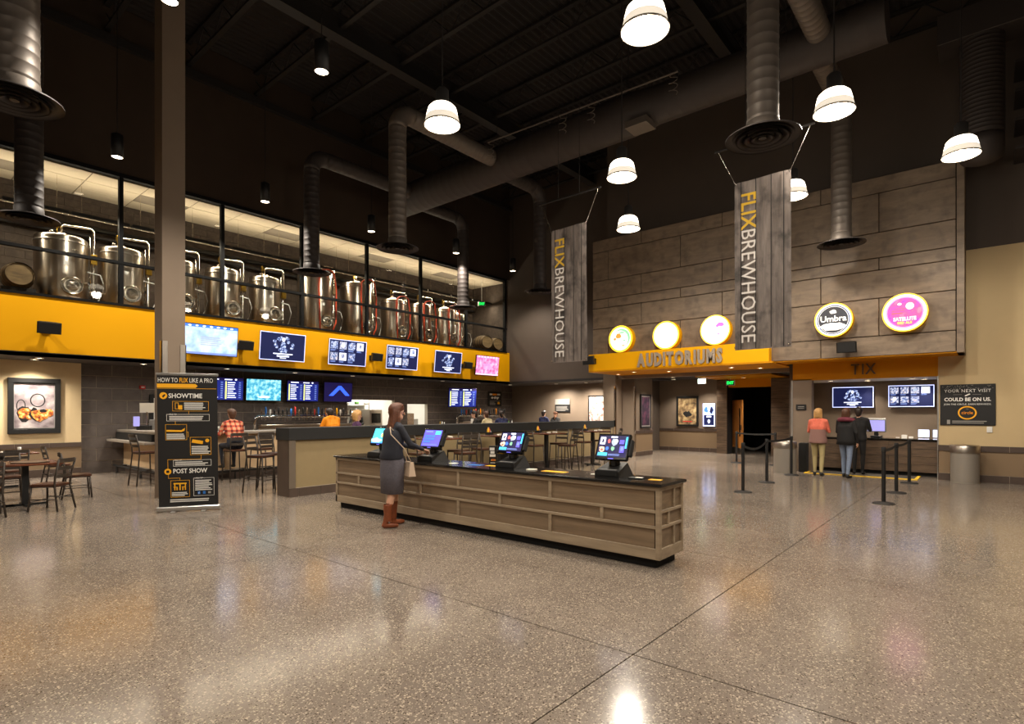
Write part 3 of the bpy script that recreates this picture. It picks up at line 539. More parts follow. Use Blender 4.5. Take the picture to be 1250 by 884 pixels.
duct_drop(8.36, 14.45, 'dark air duct with elbow and diffuser close before the brewery glass', 12.25, m='duct_dark'); duct_drop(14.85, 15.0, 'dark air duct drop beside the far brewery window end', 12.25, m='duct_dark')
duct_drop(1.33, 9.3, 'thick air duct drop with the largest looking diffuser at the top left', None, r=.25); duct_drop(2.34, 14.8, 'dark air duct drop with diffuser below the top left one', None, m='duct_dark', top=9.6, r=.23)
t = thing('air_duct', 'rectangular plenum with wide ribbed duct high on the side wall', 'duct', (15.5, 0, 0), 0, 'round ceiling air ducts')
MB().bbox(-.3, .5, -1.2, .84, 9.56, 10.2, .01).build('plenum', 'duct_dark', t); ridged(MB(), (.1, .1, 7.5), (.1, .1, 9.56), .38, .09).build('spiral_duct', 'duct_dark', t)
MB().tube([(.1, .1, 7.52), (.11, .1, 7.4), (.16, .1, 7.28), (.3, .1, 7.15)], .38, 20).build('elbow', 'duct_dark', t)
for i in range(4):
    o = MB().box(16.2, 17.2, -1.9, -.45, 7.3 + i * .62, 7.36 + i * .62).build('wall_ledge', 'duct_dark'); struct(o)

# ================================================================== LIGHTS
hb = [None]
def highbay(x, y, z, label):
    t = thing('pendant_light', label, 'light', (x, y, z), 0, 'bell shaped high bay pendant lights')
    if hb[0] is None:
        hb[0] = (MB().lathe([(.259, .13), (.243, .2), (.225, .265), (.18, .31), (.13, .325), (.125, .32), (.175, .3), (.215, .258), (.232, .2), (.248, .13), (.259, .13)], 32, cap=False).mesh('shade', 'shade_glow'), MB().lathe([(.285, 0), (.29, .012), (.282, .03), (.266, .1), (.26, .128), (.249, .128), (.255, .1), (.272, .02), (.285, 0)], 32, cap=False).mesh('refractor_skirt', 'skirt_glow'), MB().lathe([(.288, -.008), (.297, 0), (.297, .014), (.286, .02)], 32, cap=False).mesh('rim', 'steel_brushed'),
                 MB().lathe([(.13, .31), (.13, .34), (.105, .37), (.105, .56), (.07, .6), (.02, .62)], 20).mesh('housing', 'black_steel'), MB().lathe([(0, .06), (.035, .08), (.06, .14), (.055, .2), (.035, .25), (.03, .31)], 14).mesh('bulb', 'bulb'), MB().cyl((0, 0, .62), (0, 0, 11.7 - z), .012, n=6).mesh('cord', 'black_steel'))
    for nm, me in zip(('shade', 'refractor_skirt', 'rim', 'housing', 'bulb', 'cord'), hb[0]): link(nm, me, t)
    lamp('SPOT', (0, 0, -.03), HB_W, WARM, .16, 164, .4, parent=t); lamp('POINT', (0, 0, -.06), HB_P, WARM, .16, parent=t)
HZ = 6.3
for x, y, lb in ((6.27, 3.19, 'big bell pendant lamp near the top centre of the hall'), (6.21, 6.75, 'bell pendant lamp in front of the grey duct drop'), (9.87, 1.82, 'bell pendant lamp right of the nearer diffuser'), (9.9, 5.54, 'bell pendant lamp above and right of the farther wood banner'), (12.81, 6.98, 'smallest bell pendant lamp, below the one over the farther banner'), (13.03, .37, 'bell pendant lamp before the upper side wall at the far right'), (13.16, 3.21, 'bell pendant lamp half hidden by the nearer wood banner'),
                 (6.27, -.4, 'bell pendant lamp outside the view'), (2.6, -.4, 'bell pendant lamp outside the view'), (2.6, 3.0, 'bell pendant lamp outside the view'), (9.9, -1.9, 'bell pendant lamp outside the view'), (-1.2, 1.4, 'bell pendant lamp outside the view'), (-1.2, 6.0, 'bell pendant lamp outside the view')): highbay(x, y, HZ, lb)
cy = [None]
for x, y, lb in ((3.9, 15.0, 'black cylinder pendant left of the tall column'), (7.35, 15.1, 'black cylinder pendant just right of the tall column'), (10.75, 15.0, 'black cylinder pendant behind the grey duct drop'), (14.2, 14.7, 'black cylinder pendant before the far brewery windows'), (17.5, 14.8, 'black cylinder pendant nearest the end wall'), (5.16, 8.6, 'high black cylinder pendant against the roof trusses'), (2.89, 8.74, 'black cylinder pendant at the top of the tall column'), (-.2, 15.0, 'black cylinder pendant outside the view')):
    t = thing('cylinder_pendant', lb, 'light', (x, y, 7.4), 0, 'black cylinder pendant lights')
    if cy[0] is None: cy[0] = (MB().lathe([(.11, 0), (.12, 0), (.12, .5), (.1, .52), (.02, .54)], 20, cap=False).mesh('housing', 'black'), MB().lathe([(.108, .015), (0, .015)], 20, cap=False).mesh('lens', 'disc_glow'), MB().cyl((0, 0, .54), (0, 0, 4.37), .008, n=6).mesh('cord', 'black'))
    for nm, me in zip(('housing', 'lens', 'cord'), cy[0]): link(nm, me, t)
    lamp('SPOT', (0, 0, -.02), CYL_W, WARM, .09, 124, .5, parent=t)
dl = (MB().lathe([(.07, -.012), (.085, -.012), (.085, 0), (.07, 0)], 18, cap=False).mesh('trim_ring', 'white_plastic'), MB().lathe([(.07, -.004), (0, -.004)], 18, cap=False).mesh('lens', 'disc_glow'))
def downlight(x, y, z, label, group, power=None, cone=110):
    t = thing('downlight', label, 'light', (x, y, z), 0, group)
    link('trim_ring', dl[0], t); link('lens', dl[1], t); lamp('SPOT', (0, 0, -.03), power or DOWN_W, WARM, .06, cone, .85, parent=t)
for i in range(9): downlight(2.9 + i * 2.15, 17.15, 2.93, 'small round downlight in the dark soffit over the bar', 'bar soffit downlights', 110)
for x, y in ((1.7, 17.65), (2.9, 17.7)): downlight(x, y, 2.93, 'small round downlight above the framed picture wall', 'picture wall downlights', 220, 132)
for i, y in enumerate((11.9, 13.4, 15.0)): downlight(20.8, y, 2.93, 'small round downlight in the far lounge soffit', 'lounge downlights', 420, 160)
for x, y in ((16.7, 8.9), (17.35, 9.85), (17.2, 7.9), (16.9, 5.8), (17.6, 5.2)): downlight(x, y, 2.97, 'round downlight in the orange soffit under the auditorium sign', 'canopy downlights', 190, 150)  # the one closest to the pillar is added to brighten it
for x, y in ((20.6, 9.3), (22.0, 9.9), (21.4, 6.9), (19.4, 9.2), (22.1, 8.7)): downlight(x, y, 3.0 if y > 8 else 2.93, 'round downlight in the auditorium corridor ceiling', 'corridor downlights', 210)
for x, y in ((17.9, 1.5), (17.9, 2.5), (18.6, 1.3), (18.6, 2.6), (18.0, 3.4)): downlight(x, y, 2.53, 'round downlight in the ticket booth ceiling', 'ticket booth downlights', 60)

# ================================================================== HANGING BANNERS
def hang_banner(yc, label):
    t = thing('hanging_banner', label, 'banner', (10.2, yc, 0), RW, 'wood print hanging banners')
    vs = []; fs = []; W = .465; n = 10
    for j in range(n + 1):
        z = 2.75 + j * (2.97 / n)
        for i in range(13): u = -W + i * (2 * W / 12); vs.append((u, .02 * math.sin(u * 6 + j * .3) * (.4 + .6 * j / n) + .03 * (1 - j / n), z))
    for j in range(n):
        for i in range(12): a = j * 13 + i; fs.append((a, a + 1, a + 14, a + 13))
    k = len(vs); vs += [(x, y + .004, z) for x, y, z in vs]; fs += [tuple(reversed([q + k for q in f])) for f in fs[:]]
    MB().add(vs, fs, None, True).build('cloth', 'banner_wood', t)
    gm = MB()
    for u in (-.34, -.09, .16, .36): gm.box(u - .007, u + .007, -.045, -.04, 2.76, 5.71)
    fmb = MB(); p = MB(); yy = -.046
    for body, m, z in (('FLIX', 'flix_gold', 5.5), ('BREWHOUSE', 'flix_white', 4.86)):
        v_, f_ = text_geo(body, .345, bold=.0 if m == 'flix_white' else .015, sx=.98, spacing=1.0); w_ = max(q[0] for q in v_)
        p.add([(c - .33, yy + b, z - a) for a, b, c in v_], f_, m)
    gm.build('board_line', 'groove', t); p.build('lettering', None, t)
    for u in (-W + .02, W - .02): MB().lathe([(.02, 0), (.012, .004), (.012, 0)], 12, X=Matrix.Translation((u, -.03, 5.69)) @ Matrix.Rotation(PI / 2, 4, 'X'), cap=False).build('grommet', 'chrome', t); MB().lathe([(.02, 0), (.012, .004), (.012, 0)], 12, X=Matrix.Translation((u, -.02, 2.79)) @ Matrix.Rotation(PI / 2, 4, 'X'), cap=False).build('grommet', 'chrome', t)
    for s in (-1, 1): MB().cyl((s * (W - .02), 0, 5.69), (s * .76, 0, 6.38), .006, n=6).build('wire', 'steel', t)
    MB().cyl((-.82, 0, 6.38), (.82, 0, 6.38), .022, n=8).build('hanging_bar', 'black_steel', t)
    for s in (-1, 1): MB().cyl((s * .28, 0, 6.38), (s * .28, 0, 11.72), .006, n=5).build('rod', 'black_steel', t)
hang_banner(2.98, 'tall hanging banner with wood print nearer the ticket counter'); hang_banner(7.02, 'tall hanging banner with wood print farther away, before the end wall')
# thin track pipe with coiled cords
t = thing('track_pipe', 'thin steel pipe with coiled cords hanging under the roof', 'pipe', (11.4, 0, 9.0)); MB().cyl((-.15, 10.4, 0), (.15, 5.1, 0), .02, n=8).build('pipe', 'duct_steel', t)
for f in (.02, .45, .6, .98):
    x = -.15 + .3 * f; y = 10.4 - 5.3 * f; MB().tube([(x, y + .08 * math.sin(i * .7), -.02 * i - .0) if i < 6 else (x + .06 * math.cos(i * .8), y + .1 * math.sin(i * .8), -.02 * i) for i in range(24)], .008, 5).build('coiled_cord', 'duct_steel', t)
for y in (10.2, 7.7, 5.3): MB().cyl((0, y, 0), (0, y, 2.7), .006, n=5).build('hanger', 'black_steel', t)

# ================================================================== SCREENS
def content(kind, W, H):
    w, h = W / 2, H / 2; r = random.uniform; it = []
    bg = dict(grid='s_navy', fig='s_navy', pale='s_haze', pink='s_rose', aqua='s_sea', chev='s_dark', menu='s_menu', app='s_dark', app2='s_purple', win='s_cyan', lav='s_lav')[kind]
    it.append(('r', -w, -h, w, h, bg))
    if kind == 'grid':
        cw, chh = W * .235, H * .46
        for j in range(2):
            for i in range(4 if j == 0 else 3):
                x = -w + W * .03 + i * cw; z = h - H * .06 - j * chh; tw_, th_ = cw * .8, chh * .68
                it.append(('r', x, z - th_, x + tw_, z, random.choice(['s_white', 's_film', 's_film', 's_film', 's_collage']) if i != 3 else 's_white'))
                it.append(('p', blob(x + tw_ / 2, z - th_ * .45, tw_ * .26, th_ * .3), random.choice(['s_film', 's_collage', 's_grey', 's_film', 's_white'])))
                it.append(('R', textlines(x, z - th_ - chh * .04, x + tw_ * .8, z - th_ - chh * .2, 2), 's_mid'))
    elif kind == 'fig':
        for i in range(16):
            a = i * 2.4; it.append(('p', blob(W * .24 * math.cos(a) * r(.5, 1), H * .1 + H * .24 * math.sin(a), W * .04, H * .06, 8), 's_collage'))
        it += [('p', [(-.08 * W, -.22 * H), (.08 * W, -.22 * H), (.05 * W, .12 * H), (.03 * W, .18 * H), (-.03 * W, .18 * H), (-.05 * W, .12 * H)], 's_collage'), ('c', 0, .27 * H, .035 * W, .08 * H, 's_white'), ('r', -.22 * W, -.29 * H, .22 * W, -.25 * H, 's_white'), ('r', -.14 * W, -.38 * H, .14 * W, -.33 * H, 's_white'), ('r', -.07 * W, -.44 * H, .07 * W, -.41 * H, 's_white')]
    elif kind in ('pale', 'pink'):
        a = 's_white' if kind == 'pale' else 's_hot'
        it += [('r', -w, -h, w, -h + H * .07, 's_mid' if kind == 'pale' else 's_hot'), ('r', -w, h - H * .09, w, h, 's_blue' if kind == 'pale' else 's_pink'), ('R', textlines(-W * .2, H * .12, W * .2, -H * .2, 5), 's_grey' if kind == 'pale' else 's_pink')]
        for i in range(7): it.append(('p', blob(-w + W * (.1 + .13 * i), h - H * .045, W * .03, H * .03, 8), 's_white'))
    elif kind == 'aqua':
        it += [('p', blob(0, -.34 * H, W * .16, H * .05, 14), 's_white')]
    elif kind == 'chev': it.append(('p', [(-.34 * W, -.2 * H), (.0, .34 * H), (.1 * W, .34 * H), (.42 * W, -.18 * H), (.26 * W, -.18 * H), (.05 * W, .16 * H), (-.18 * W, -.2 * H)], 's_chev'))
    elif kind == 'menu':
        it += [('r', -w, h - H * .12, w, h, 's_dark'), ('R', [(-.4 * W, h - H * .1, -.15 * W, h - H * .05), (0, h - H * .1, .2 * W, h - H * .05)], 's_white'), ('c', .3 * W, h - H * .07, .03 * W, .04 * H, 's_white')]
        for x in (-.46, .02): it += [('r', x * W, -.46 * H, (x + .035) * W, .34 * H, 's_lime'), ('R', textlines((x + .06) * W, .34 * H, (x + .3) * W, -.44 * H, 8, .5, .42), 's_white'), ('R', textlines((x + .36) * W, .34 * H, (x + .42) * W, -.44 * H, 8, .1, .42), 's_mid')]
    elif kind == 'app':
        it += [('r', -.1 * W, .4 * H, .12 * W, .47 * H, 's_white'), ('r', -.46 * W, .08 * H, -.28 * W, .42 * H, 's_white'), ('p', blob(-.37 * W, .25 * H, .04 * W, .1 * H, 10), 's_dark'), ('p', blob(-.36 * W, -.14 * H, .1 * W, .13 * H, 10), 's_tan'), ('p', blob(-.36 * W, -.18 * H, .05 * W, .07 * H, 10), 's_red'), ('r', -.47 * W, -.46 * H, -.14 * W, -.31 * H, 's_cyan'),
               ('p', blob(.04 * W, .2 * H, .1 * W, .17 * H, 12), 's_grey'), ('c', .1 * W, .23 * H, .06 * W, .1 * H, 's_white'), ('p', blob(-.14 * W, .22 * H, .05 * W, .1 * H, 9), 's_red'), ('r', .22 * W, .1 * H, .38 * W, .3 * H, 's_purple'), ('p', blob(-.18 * W, -.12 * H, .06 * W, .1 * H, 9), 's_blue'), ('p', blob(.02 * W, -.12 * H, .06 * W, .1 * H, 9), 's_green'), ('r', .26 * W, -.3 * H, .42 * W, .02 * H, 's_purple'), ('p', blob(.34 * W, -.12 * H, .05 * W, .1 * H, 9), 's_mid'), ('r', .43 * W, -.1 * H, .49 * W, .44 * H, 's_cyan'), ('R', textlines(-.1 * W, -.36 * H, .4 * W, -.46 * H, 2), 's_mid')]
    elif kind == 'app2':
        it += [('r', -.42 * W, .36 * H, -.02 * W, .44 * H, 's_mid'), ('r', .14 * W, .22 * H, .44 * W, .44 * H, 's_cyan')]
        for j in range(3):
            for i in range(3 - (j == 2)): it.append(('r', (-.4 + .2 * i) * W, (.06 - .17 * j) * H, (-.23 + .2 * i) * W, (.18 - .17 * j) * H, 's_blue'))
        it.append(('R', textlines(-.4 * W, -.36 * H, .4 * W, -.44 * H, 2), 's_mid'))
    elif kind == 'win': it += [('p', blob(-.2 * W, -.3 * H, .4 * W, .16 * H, 12), 's_aqua'), ('p', blob(.1 * W, .05 * H, .1 * W, .13 * H, 9), 's_lime'), ('p', blob(.06 * W, .02 * H, .04 * W, .06 * H, 9), 's_green'), ('r', -w, -h, w, -.45 * H, 's_blue')]
    elif kind == 'lav': it.append(('r', -.44 * W, -.4 * H, .44 * W, .4 * H, 's_lav'))
    return it
def tv(x, y, z, W, H, kind, label, group, rz=0, tilt=0, frame='black_gloss', glow=False, wall=.3, name='television'):
    t = thing(name, label, 'television', (x, y, z), rz, group)
    b = MB().bbox(-W / 2 - .02, W / 2 + .02, 0, .05, -H / 2 - .02, H / 2 + .02, .006).build('casing', frame, t, rot=(tilt, 0, 0))
    f = MB(); flat(f, ([('r', -W / 2 - .018, -H / 2 - .018, W / 2 + .018, H / 2 + .018, 's_frame')] if glow else []) + content(kind, W, H), -.003, .0008); f.build('screen', None, t, rot=(tilt, 0, 0))
    MB().box(-.12, .12, .05, .08, -.12, .12).box(-.03, .03, .06, wall, -.03, .03).build('wall_bracket', 'black', t)
for x, k, lb in ((6.45, 'pale', 'wall television with pale bluish picture right of the tall column'), (8.52, 'fig', 'wall television with dark film poster, second on the yellow band'), (10.79, 'grid', 'wall television with poster grid, third on the yellow band'), (13.09, 'grid', 'wall television with poster grid, fourth on the yellow band'), (15.38, 'fig', 'wall television with dark film poster, fifth on the yellow band'), (17.67, 'pink', 'wall television with pink picture at the far end of the yellow band')):
    tv(x, 16.36, 3.63, 1.4, .8, k, lb, 'televisions on the yellow band', 0, math.radians(6), 'aluminium' if k in ('fig', 'grid') else 'black_gloss', k in ('fig', 'grid'), .215)
for x, k, lb in ((7.5, 'menu', 'menu screen over the bar half hidden by the roll-up banner'), (8.75, 'aqua', 'bar screen showing an aqua picture'), (10.12, 'menu', 'full menu screen over the bar taps'), (11.5, 'chev', 'bar screen with a blue chevron on purple')):
    tv(x, 18.05, 2.37, 1.14, .68, k, lb, 'menu screens over the bar', 0, math.radians(4), wall=.225)
tv(17.35, 17.55, 2.28, 1.3, .8, 'menu', 'menu screen on an arm at the far end of the bar', 'menu screens over the bar', -.35, math.radians(5), wall=.76)
def speaker(x, y, z, rz, label, w_=.44):
    t = thing('speaker', label, 'speaker', (x, y, z), rz, 'black wall speakers')
    X = Matrix.Rotation(math.radians(12), 4, 'X')
    MB().prism([(-w_ / 2, .02), (-w_ / 2 + .07, .2), (w_ / 2 - .07, .2), (w_ / 2, .02), (w_ / 2 - .02, 0), (-w_ / 2 + .02, 0)], -.13, .13, None, X).build('cabinet', 'black', t)
    MB().bbox(-w_ / 2 + .025, w_ / 2 - .025, -.012, .004, -.115, .115, .004, None, X).build('grille', 'speaker_black', t)
    MB().box(-.05, .05, .18, .38, -.03, .03).box(-.09, .09, .36, .385, -.09, .09).build('bracket', 'black', t)
for x, lb in ((2.92, 'black wall speaker alone at the left end of the yellow band'), (7.35, 'black wall speaker between the pale and the film television'), (11.9, 'black wall speaker between the two poster grid televisions'), (16.4, 'black wall speaker beside the pink television')): speaker(x, 16.215, 3.55, 0, lb)
speaker(15.62, 10.0, 3.33, RW, 'black wall speaker at the left end of the auditorium sign'); speaker(15.87, 2.66, 3.24, RW, 'black wall speaker under the dark round beer sign')

# ================================================================== SIGNS ON THE WOOD FACADE
vs_, fs_ = text_geo('AUDITORIUMS', .56, bold=.018, sx=.66, depth=.05, align='CENTER')
sg = thing('sign_letters', 'raised metal letters of the auditorium sign on yellow', 'sign', (15.96, 7.06, 3.08), RW)
word = 'AUDITORIUMS'; geos = [text_geo(c, .53, bold=.055, sx=.74, depth=.05) for c in word]; ws = [max(v[0] for v in g_[0]) - min(v[0] for v in g_[0]) for g_ in geos]
gap = .05; tot = sum(ws) + gap * (len(ws) - 1); x = -tot / 2; sc = 2.66 / tot
for ch, g_, w_ in zip(word, geos, ws):
    mn = min(v[0] for v in g_[0]); MB().add([((x + v[0] - mn) * sc, v[1], v[2]) for v in g_[0]], g_[1]).build('letter', 'letter', sg); x += w_ + gap
tx = thing('sign_letters', 'dim metal letters of the ticket sign on the shade-coloured yellow header', 'sign', (17.16, 2.5, 2.64), RW); x = -.27
for ch in 'TIX':
    v, f = text_geo(ch, .40, bold=.008, sx=.8, depth=.04); MB().add([(a + x, b, c) for a, b, c in v], f).build('letter', 'letter_dark', tx); x += max(q[0] for q in v) + .04
def beer_sign(y, z, r, rim, items, label):
    t = thing('round_sign', label, 'sign', (16.02, y, z), RW, 'lit round beer signs')
    X = Matrix.Rotation(PI / 2, 4, 'X')
    MB().lathe([(r, -.2), (r, 0), (r - .015, .012)], 40, X=X, cap=False).build('drum', 'yellow' if rim != 'sign_white' else 'white_plastic', t)
    f = MB(); flat(f, [('c', 0, 0, r, r, rim)] + items, -.013, .001); f.build('face', None, t); MB().lathe([(r * .5, -.22), (r * .5, -.2)], 20, X=X).build('mount', 'black', t)
R_ = .43
beer_sign(9.01, 4.0, R_, 'sign_rim', [('c', 0, 0, .37, .37, 'sign_cream'), ('c', .03, .02, .32, .3, 'sign_green'), ('c', -.02, -.02, .3, .29, 'sign_white'), ('p', blob(-.06, .1, .1, .08, 12), 'sign_orange'), ('p', blob(-.2, .0, .05, .04, 9), 'sign_orange'), ('p', blob(.05, .2, .1, .03, 9), 'sign_green'), ('p', blob(.1, -.22, .05, .02, 8), 'sign_orange'), ('p', blob(.14, -.06, .04, .02, 8), 'sign_green')], 'lit round beer sign with orange picture, farthest left over the sign')
beer_sign(7.46, 3.98, R_, 'sign_rim', [('c', 0, 0, .385, .385, 'sign_cream')], 'blank glowing cream round beer sign over the auditorium letters')
beer_sign(5.96, 4.0, R_, 'sign_rim', [('c', 0, 0, .4, .4, 'sign_violet'), ('c', 0, 0, .385, .385, 'sign_white'), ('o', 0, 0, .37, .37, .012, 'sign_pink'), ('p', [(.02, .12), (.1, .2), (.22, .2), (.27, .12), (.2, .08), (.12, .1), (.06, .06)], 'sign_violet'), ('p', blob(.1, -.12, .04, .025, 8), 'sign_violet')], 'lit round beer sign with violet portrait beside the nearer banner')
beer_sign(2.97, 3.97, R_, 'sign_rim', [('c', 0, 0, .4, .4, 'sign_white'), ('c', 0, 0, .365, .365, 'sign_navy'), ('c', 0, 0, .34, .34, 'sign_white'), ('c', 0, 0, .33, .33, 'sign_black'), ('p', blob(0, .2, .08, .05, 9), 'sign_white'), ('p', blob(0, -.17, .28, .1, 14), 'sign_white'), ('t', 'Umbra', 0, -.04, .21, 'sign_white', dict(align='CENTER', bold=.02))], 'lit round beer sign with white script on black')
beer_sign(1.49, 3.99, R_ + .02, 'sign_rim', [('c', 0, 0, .42, .42, 'sign_white'), ('c', 0, 0, .37, .37, 'sign_pink'), ('c', 0, 0, .34, .34, 'sign_sunset'), ('c', .1, .14, .08, .08, 'sign_white'), ('c', -.1, .2, .04, .03, 'sign_white'), ('R', [(-.26, -.02, -.04, .0), (-.24, .04, .0, .055), (-.2, .09, .04, .1)], 'sign_red'), ('t', 'SATELLITE', 0, -.19, .115, 'sign_white', dict(align='CENTER', bold=.03, sx=.85)), ('t', 'RED ALE', 0, -.27, .075, 'sign_rim', dict(align='CENTER', bold=.02))], 'lit round beer sign in red and pink, farthest right')

# ================================================================== SERVICE COUNTER
sc_ = thing('service_counter', 'long wood panelled service counter with black stone top', 'counter', (5.44, 0, 0))
W_ = .59; Y0, Y1 = 2.6, 8.62
MB().box(.07, W_ - .07, Y0 + .07, Y1 - .05, 0, .1).build('toe_kick', 'black_matte', sc_); MB().box(.03, W_, Y0 + .03, Y1, .1, .86).build('carcass', 'groove', sc_)
MB().bbox(-.03, W_ + .03, Y0 - .03, Y1 + .03, .866, .9, .006).build('worktop', 'granite', sc_)
def rail(*b): MB().bbox(*b, .004).build('rail', 'wood_rail', sc_)
for z0, z1 in ((.1, .215), (.42, .452), (.585, .618), (.82, .866)): rail(0, .04, Y0, Y1, z0, z1); rail(0, W_, Y0 - .0, Y0 + .04, z0, z1)
def stile(*b): MB().bbox(*b, .004).build('stile', 'wood_rail', sc_)
rows = [(.618, .82, [4.02, 5.6, 7.2]), (.452, .585, [3.3, 4.83, 6.4, 7.95]), (.215, .42, [4.02, 5.6, 7.2])]
for z0, z1, st in rows:
    e = [Y0 + .05] + st + [Y1 - .04]
    for q in st: stile(.001, .038, q - .022, q + .022, z0, z1)
    for a, b in zip(e[:-1], e[1:]): MB().box(.022, .034, a + .02, b - .02, z0, z1).build('panel', 'wood_counter', sc_)
stile(-.002, .05, Y0 - .002, Y0 + .05, .1, .866); stile(0, .04, Y1 - .05, Y1, .1, .866); stile(W_ - .045, W_ + .002, Y0 - .002, Y0 + .05, .1, .866)
for (z0, z1, _), fx in zip(rows, (.64, .36, .64)):
    q = .05 + fx * (W_ - .1); stile(q - .018, q + .018, Y0 + .001, Y0 + .038, z0, z1)
    for a, b in ((.05, q - .018), (q + .018, W_ - .045)): MB().box(a, b, Y0 + .022, Y0 + .034, z0, z1).build('panel', 'wood_counter', sc_)
def terminal(x, y, rz, kind, label):
    t = thing('sales_terminal', label, 'terminal', (x, y, .9), rz, 'touch screen sales terminals on the service counter')
    MB().add([(-.15, -.2, 0), (.15, -.2, 0), (.17, .16, 0), (-.17, .16, 0), (-.15, -.2, .075), (.15, -.2, .075), (.12, .1, .16), (-.12, .1, .16)], [(3, 2, 1, 0), (4, 5, 6, 7), (0, 1, 5, 4), (1, 2, 6, 5), (2, 3, 7, 6), (3, 0, 4, 7)]).build('base', 'black', t)
    MB().bbox(-.13, .13, -.205, -.1, .02, .09, .006).build('receipt_printer', 'black_matte', t); MB().box(-.1, .1, -.18, -.12, .09, .093).build('paper_slot', 'grey_plastic', t)
    MB().cyl((0, .02, .1), (0, -.01, .22), .07, .06, n=14).build('neck', 'black_gloss', t)
    X = Matrix.Translation((0, -.03, .335)) @ Matrix.Rotation(math.radians(-24), 4, 'X')
    MB().bbox(-.205, .205, -.02, .03, -.155, .165, .008, None, X).build('display_case', 'black_gloss', t)
    s = MB(); flat(s, content(kind, .365, .262), -.0205, .0006); s.v = [tuple(X @ Vector((p[0], p[1], p[2] + .01))) for p in s.v]; s.build('screen', None, t)
    f = MB(); flat(f, [('r', -.035, -.147, .035, -.135, 's_purple')], -.0208); f.v = [tuple(X @ Vector(p)) for p in f.v]; f.build('logo', None, t)
    MB().bbox(.205, .235, -.02, .05, -.1, .1, .006, None, X).build('card_reader', 'black_matte', t); MB().bbox(-.08, .08, .03, .12, -.08, .1, .01, None, X).build('rear_housing', 'black_matte', t)
for y, k, rz, lb in ((7.72, 'win', -1.5, 'sales terminal with bright blue screen at the far counter end behind the woman'), (6.45, 'app2', -1.5, 'sales terminal with purple menu screen right of the standing woman'), (4.86, 'app', -1.5, 'sales terminal with colourful film screen, third along the counter'), (3.32, 'app', -1.5, 'sales terminal with colourful film screen nearest the counter end')): terminal(5.76, y, rz, k, lb)
def card(x, y, w, d, m, label, rz=0, z=.9, th=.003, group='printed cards on the service counter'):
    o = MB().bbox(-w / 2, w / 2, -d / 2, d / 2, 0, th, min(.001, th / 3)).build('printed_card', m, None, (x, y, z), (0, 0, rz)); tag(o, label, 'card', group)
card(5.72, 5.52, .14, .2, 'blue_print', 'blue printed card left of the small black display stand', .2); card(5.78, 5.2, .1, .3, 'print_yellow', 'yellow strip card beside the small black display stand', .1); card(5.72, 4.15, .12, .34, 'print_yellow', 'yellow and grey card between the last two terminals', .05)
card(5.7, 4.5, .1, .12, 'paper', 'pale slip beside the third terminal', .3, th=.012); card(5.73, 3.02, .12, .16, 'black', 'black leaflet right of the nearest terminal', .2, th=.012); card(5.72, 2.98, .07, .08, 'paper', 'pale slip lying on the black leaflet', .2, .9125); card(5.75, 2.8, .09, .14, 'print_yellow', 'small yellow card near the counter corner', .1); card(5.8, 3.62, .06, .08, 'paper', 'small white slip left of the nearest terminal', .4); card(5.7, 5.95, .12, .1, 'paper', 'white card beside the purple screen terminal', .1)
t = thing('display_stand', 'small black display stand with leaflets on the counter', 'display stand', (5.9, 5.35, .9), -1.1)
MB().bbox(-.07, .07, -.05, .05, 0, .012, .003).build('foot', 'black', t); f = MB(); f.bbox(-.06, .06, -.012, .012, .012, .27, .003, 'black'); f.build('panel', None, t); f = MB(); flat(f, [('R', [(-.05, .205, .02, .245), (-.04, .16, .02, .195), (-.05, .115, .035, .15)], 'print_white'), ('p', blob(0, .07, .04, .015, 9), 'print_flame'), ('r', -.04, .025, .03, .035, 'print_white')], -.014); f.build('print', None, t)
t = thing('display_stand', 'black leaflet box behind the display stand on the counter', 'display stand', (5.88, 5.12, .9), -1.1); MB().bbox(-.06, .06, -.03, .03, 0, .25, .004).build('box', 'black_matte', t); f = MB(); flat(f, [('r', -.04, .2, .04, .22, 'print_grey')], -.032); f.build('print', None, t)

# ================================================================== PARTITION
pt = thing('partition', 'low tan partition wall with black cap and tile base', 'partition', (0, 0, 0), kind='structure'); del pt['category']
PX0, PX1 = 5.46, 17.7
MB().box(PX0 + .1, PX1, 10.28, 10.5, .0, 1.1).build('panel_body', 'olive_tan', pt); MB().box(PX0, PX0 + .12, 10.26, 10.72, 0, 1.1).build('end_post', 'tile_strip', pt); MB().bbox(PX0 - .02, PX1 + .02, 10.22, 10.74, 1.1, 1.34, .006).build('cap', 'black_matte', pt)
MB().box(PX0, PX0 + .13, 10.25, 10.27, .17, 1.1).build('corner_trim', 'steel_brushed', pt)
MB().box(PX0 + .005, PX1, 10.265, 10.28, 0, .175).build('grout_line', 'grout', pt)
k = 0; x = PX0
while x < PX1 - .1:
    L = .2 if k == 0 else .47; MB().box(x + .006, min(x + L, PX1) - .006, 10.25, 10.27, 0, .168).build('tile', 'tile_strip', pt); x += L; k += 1
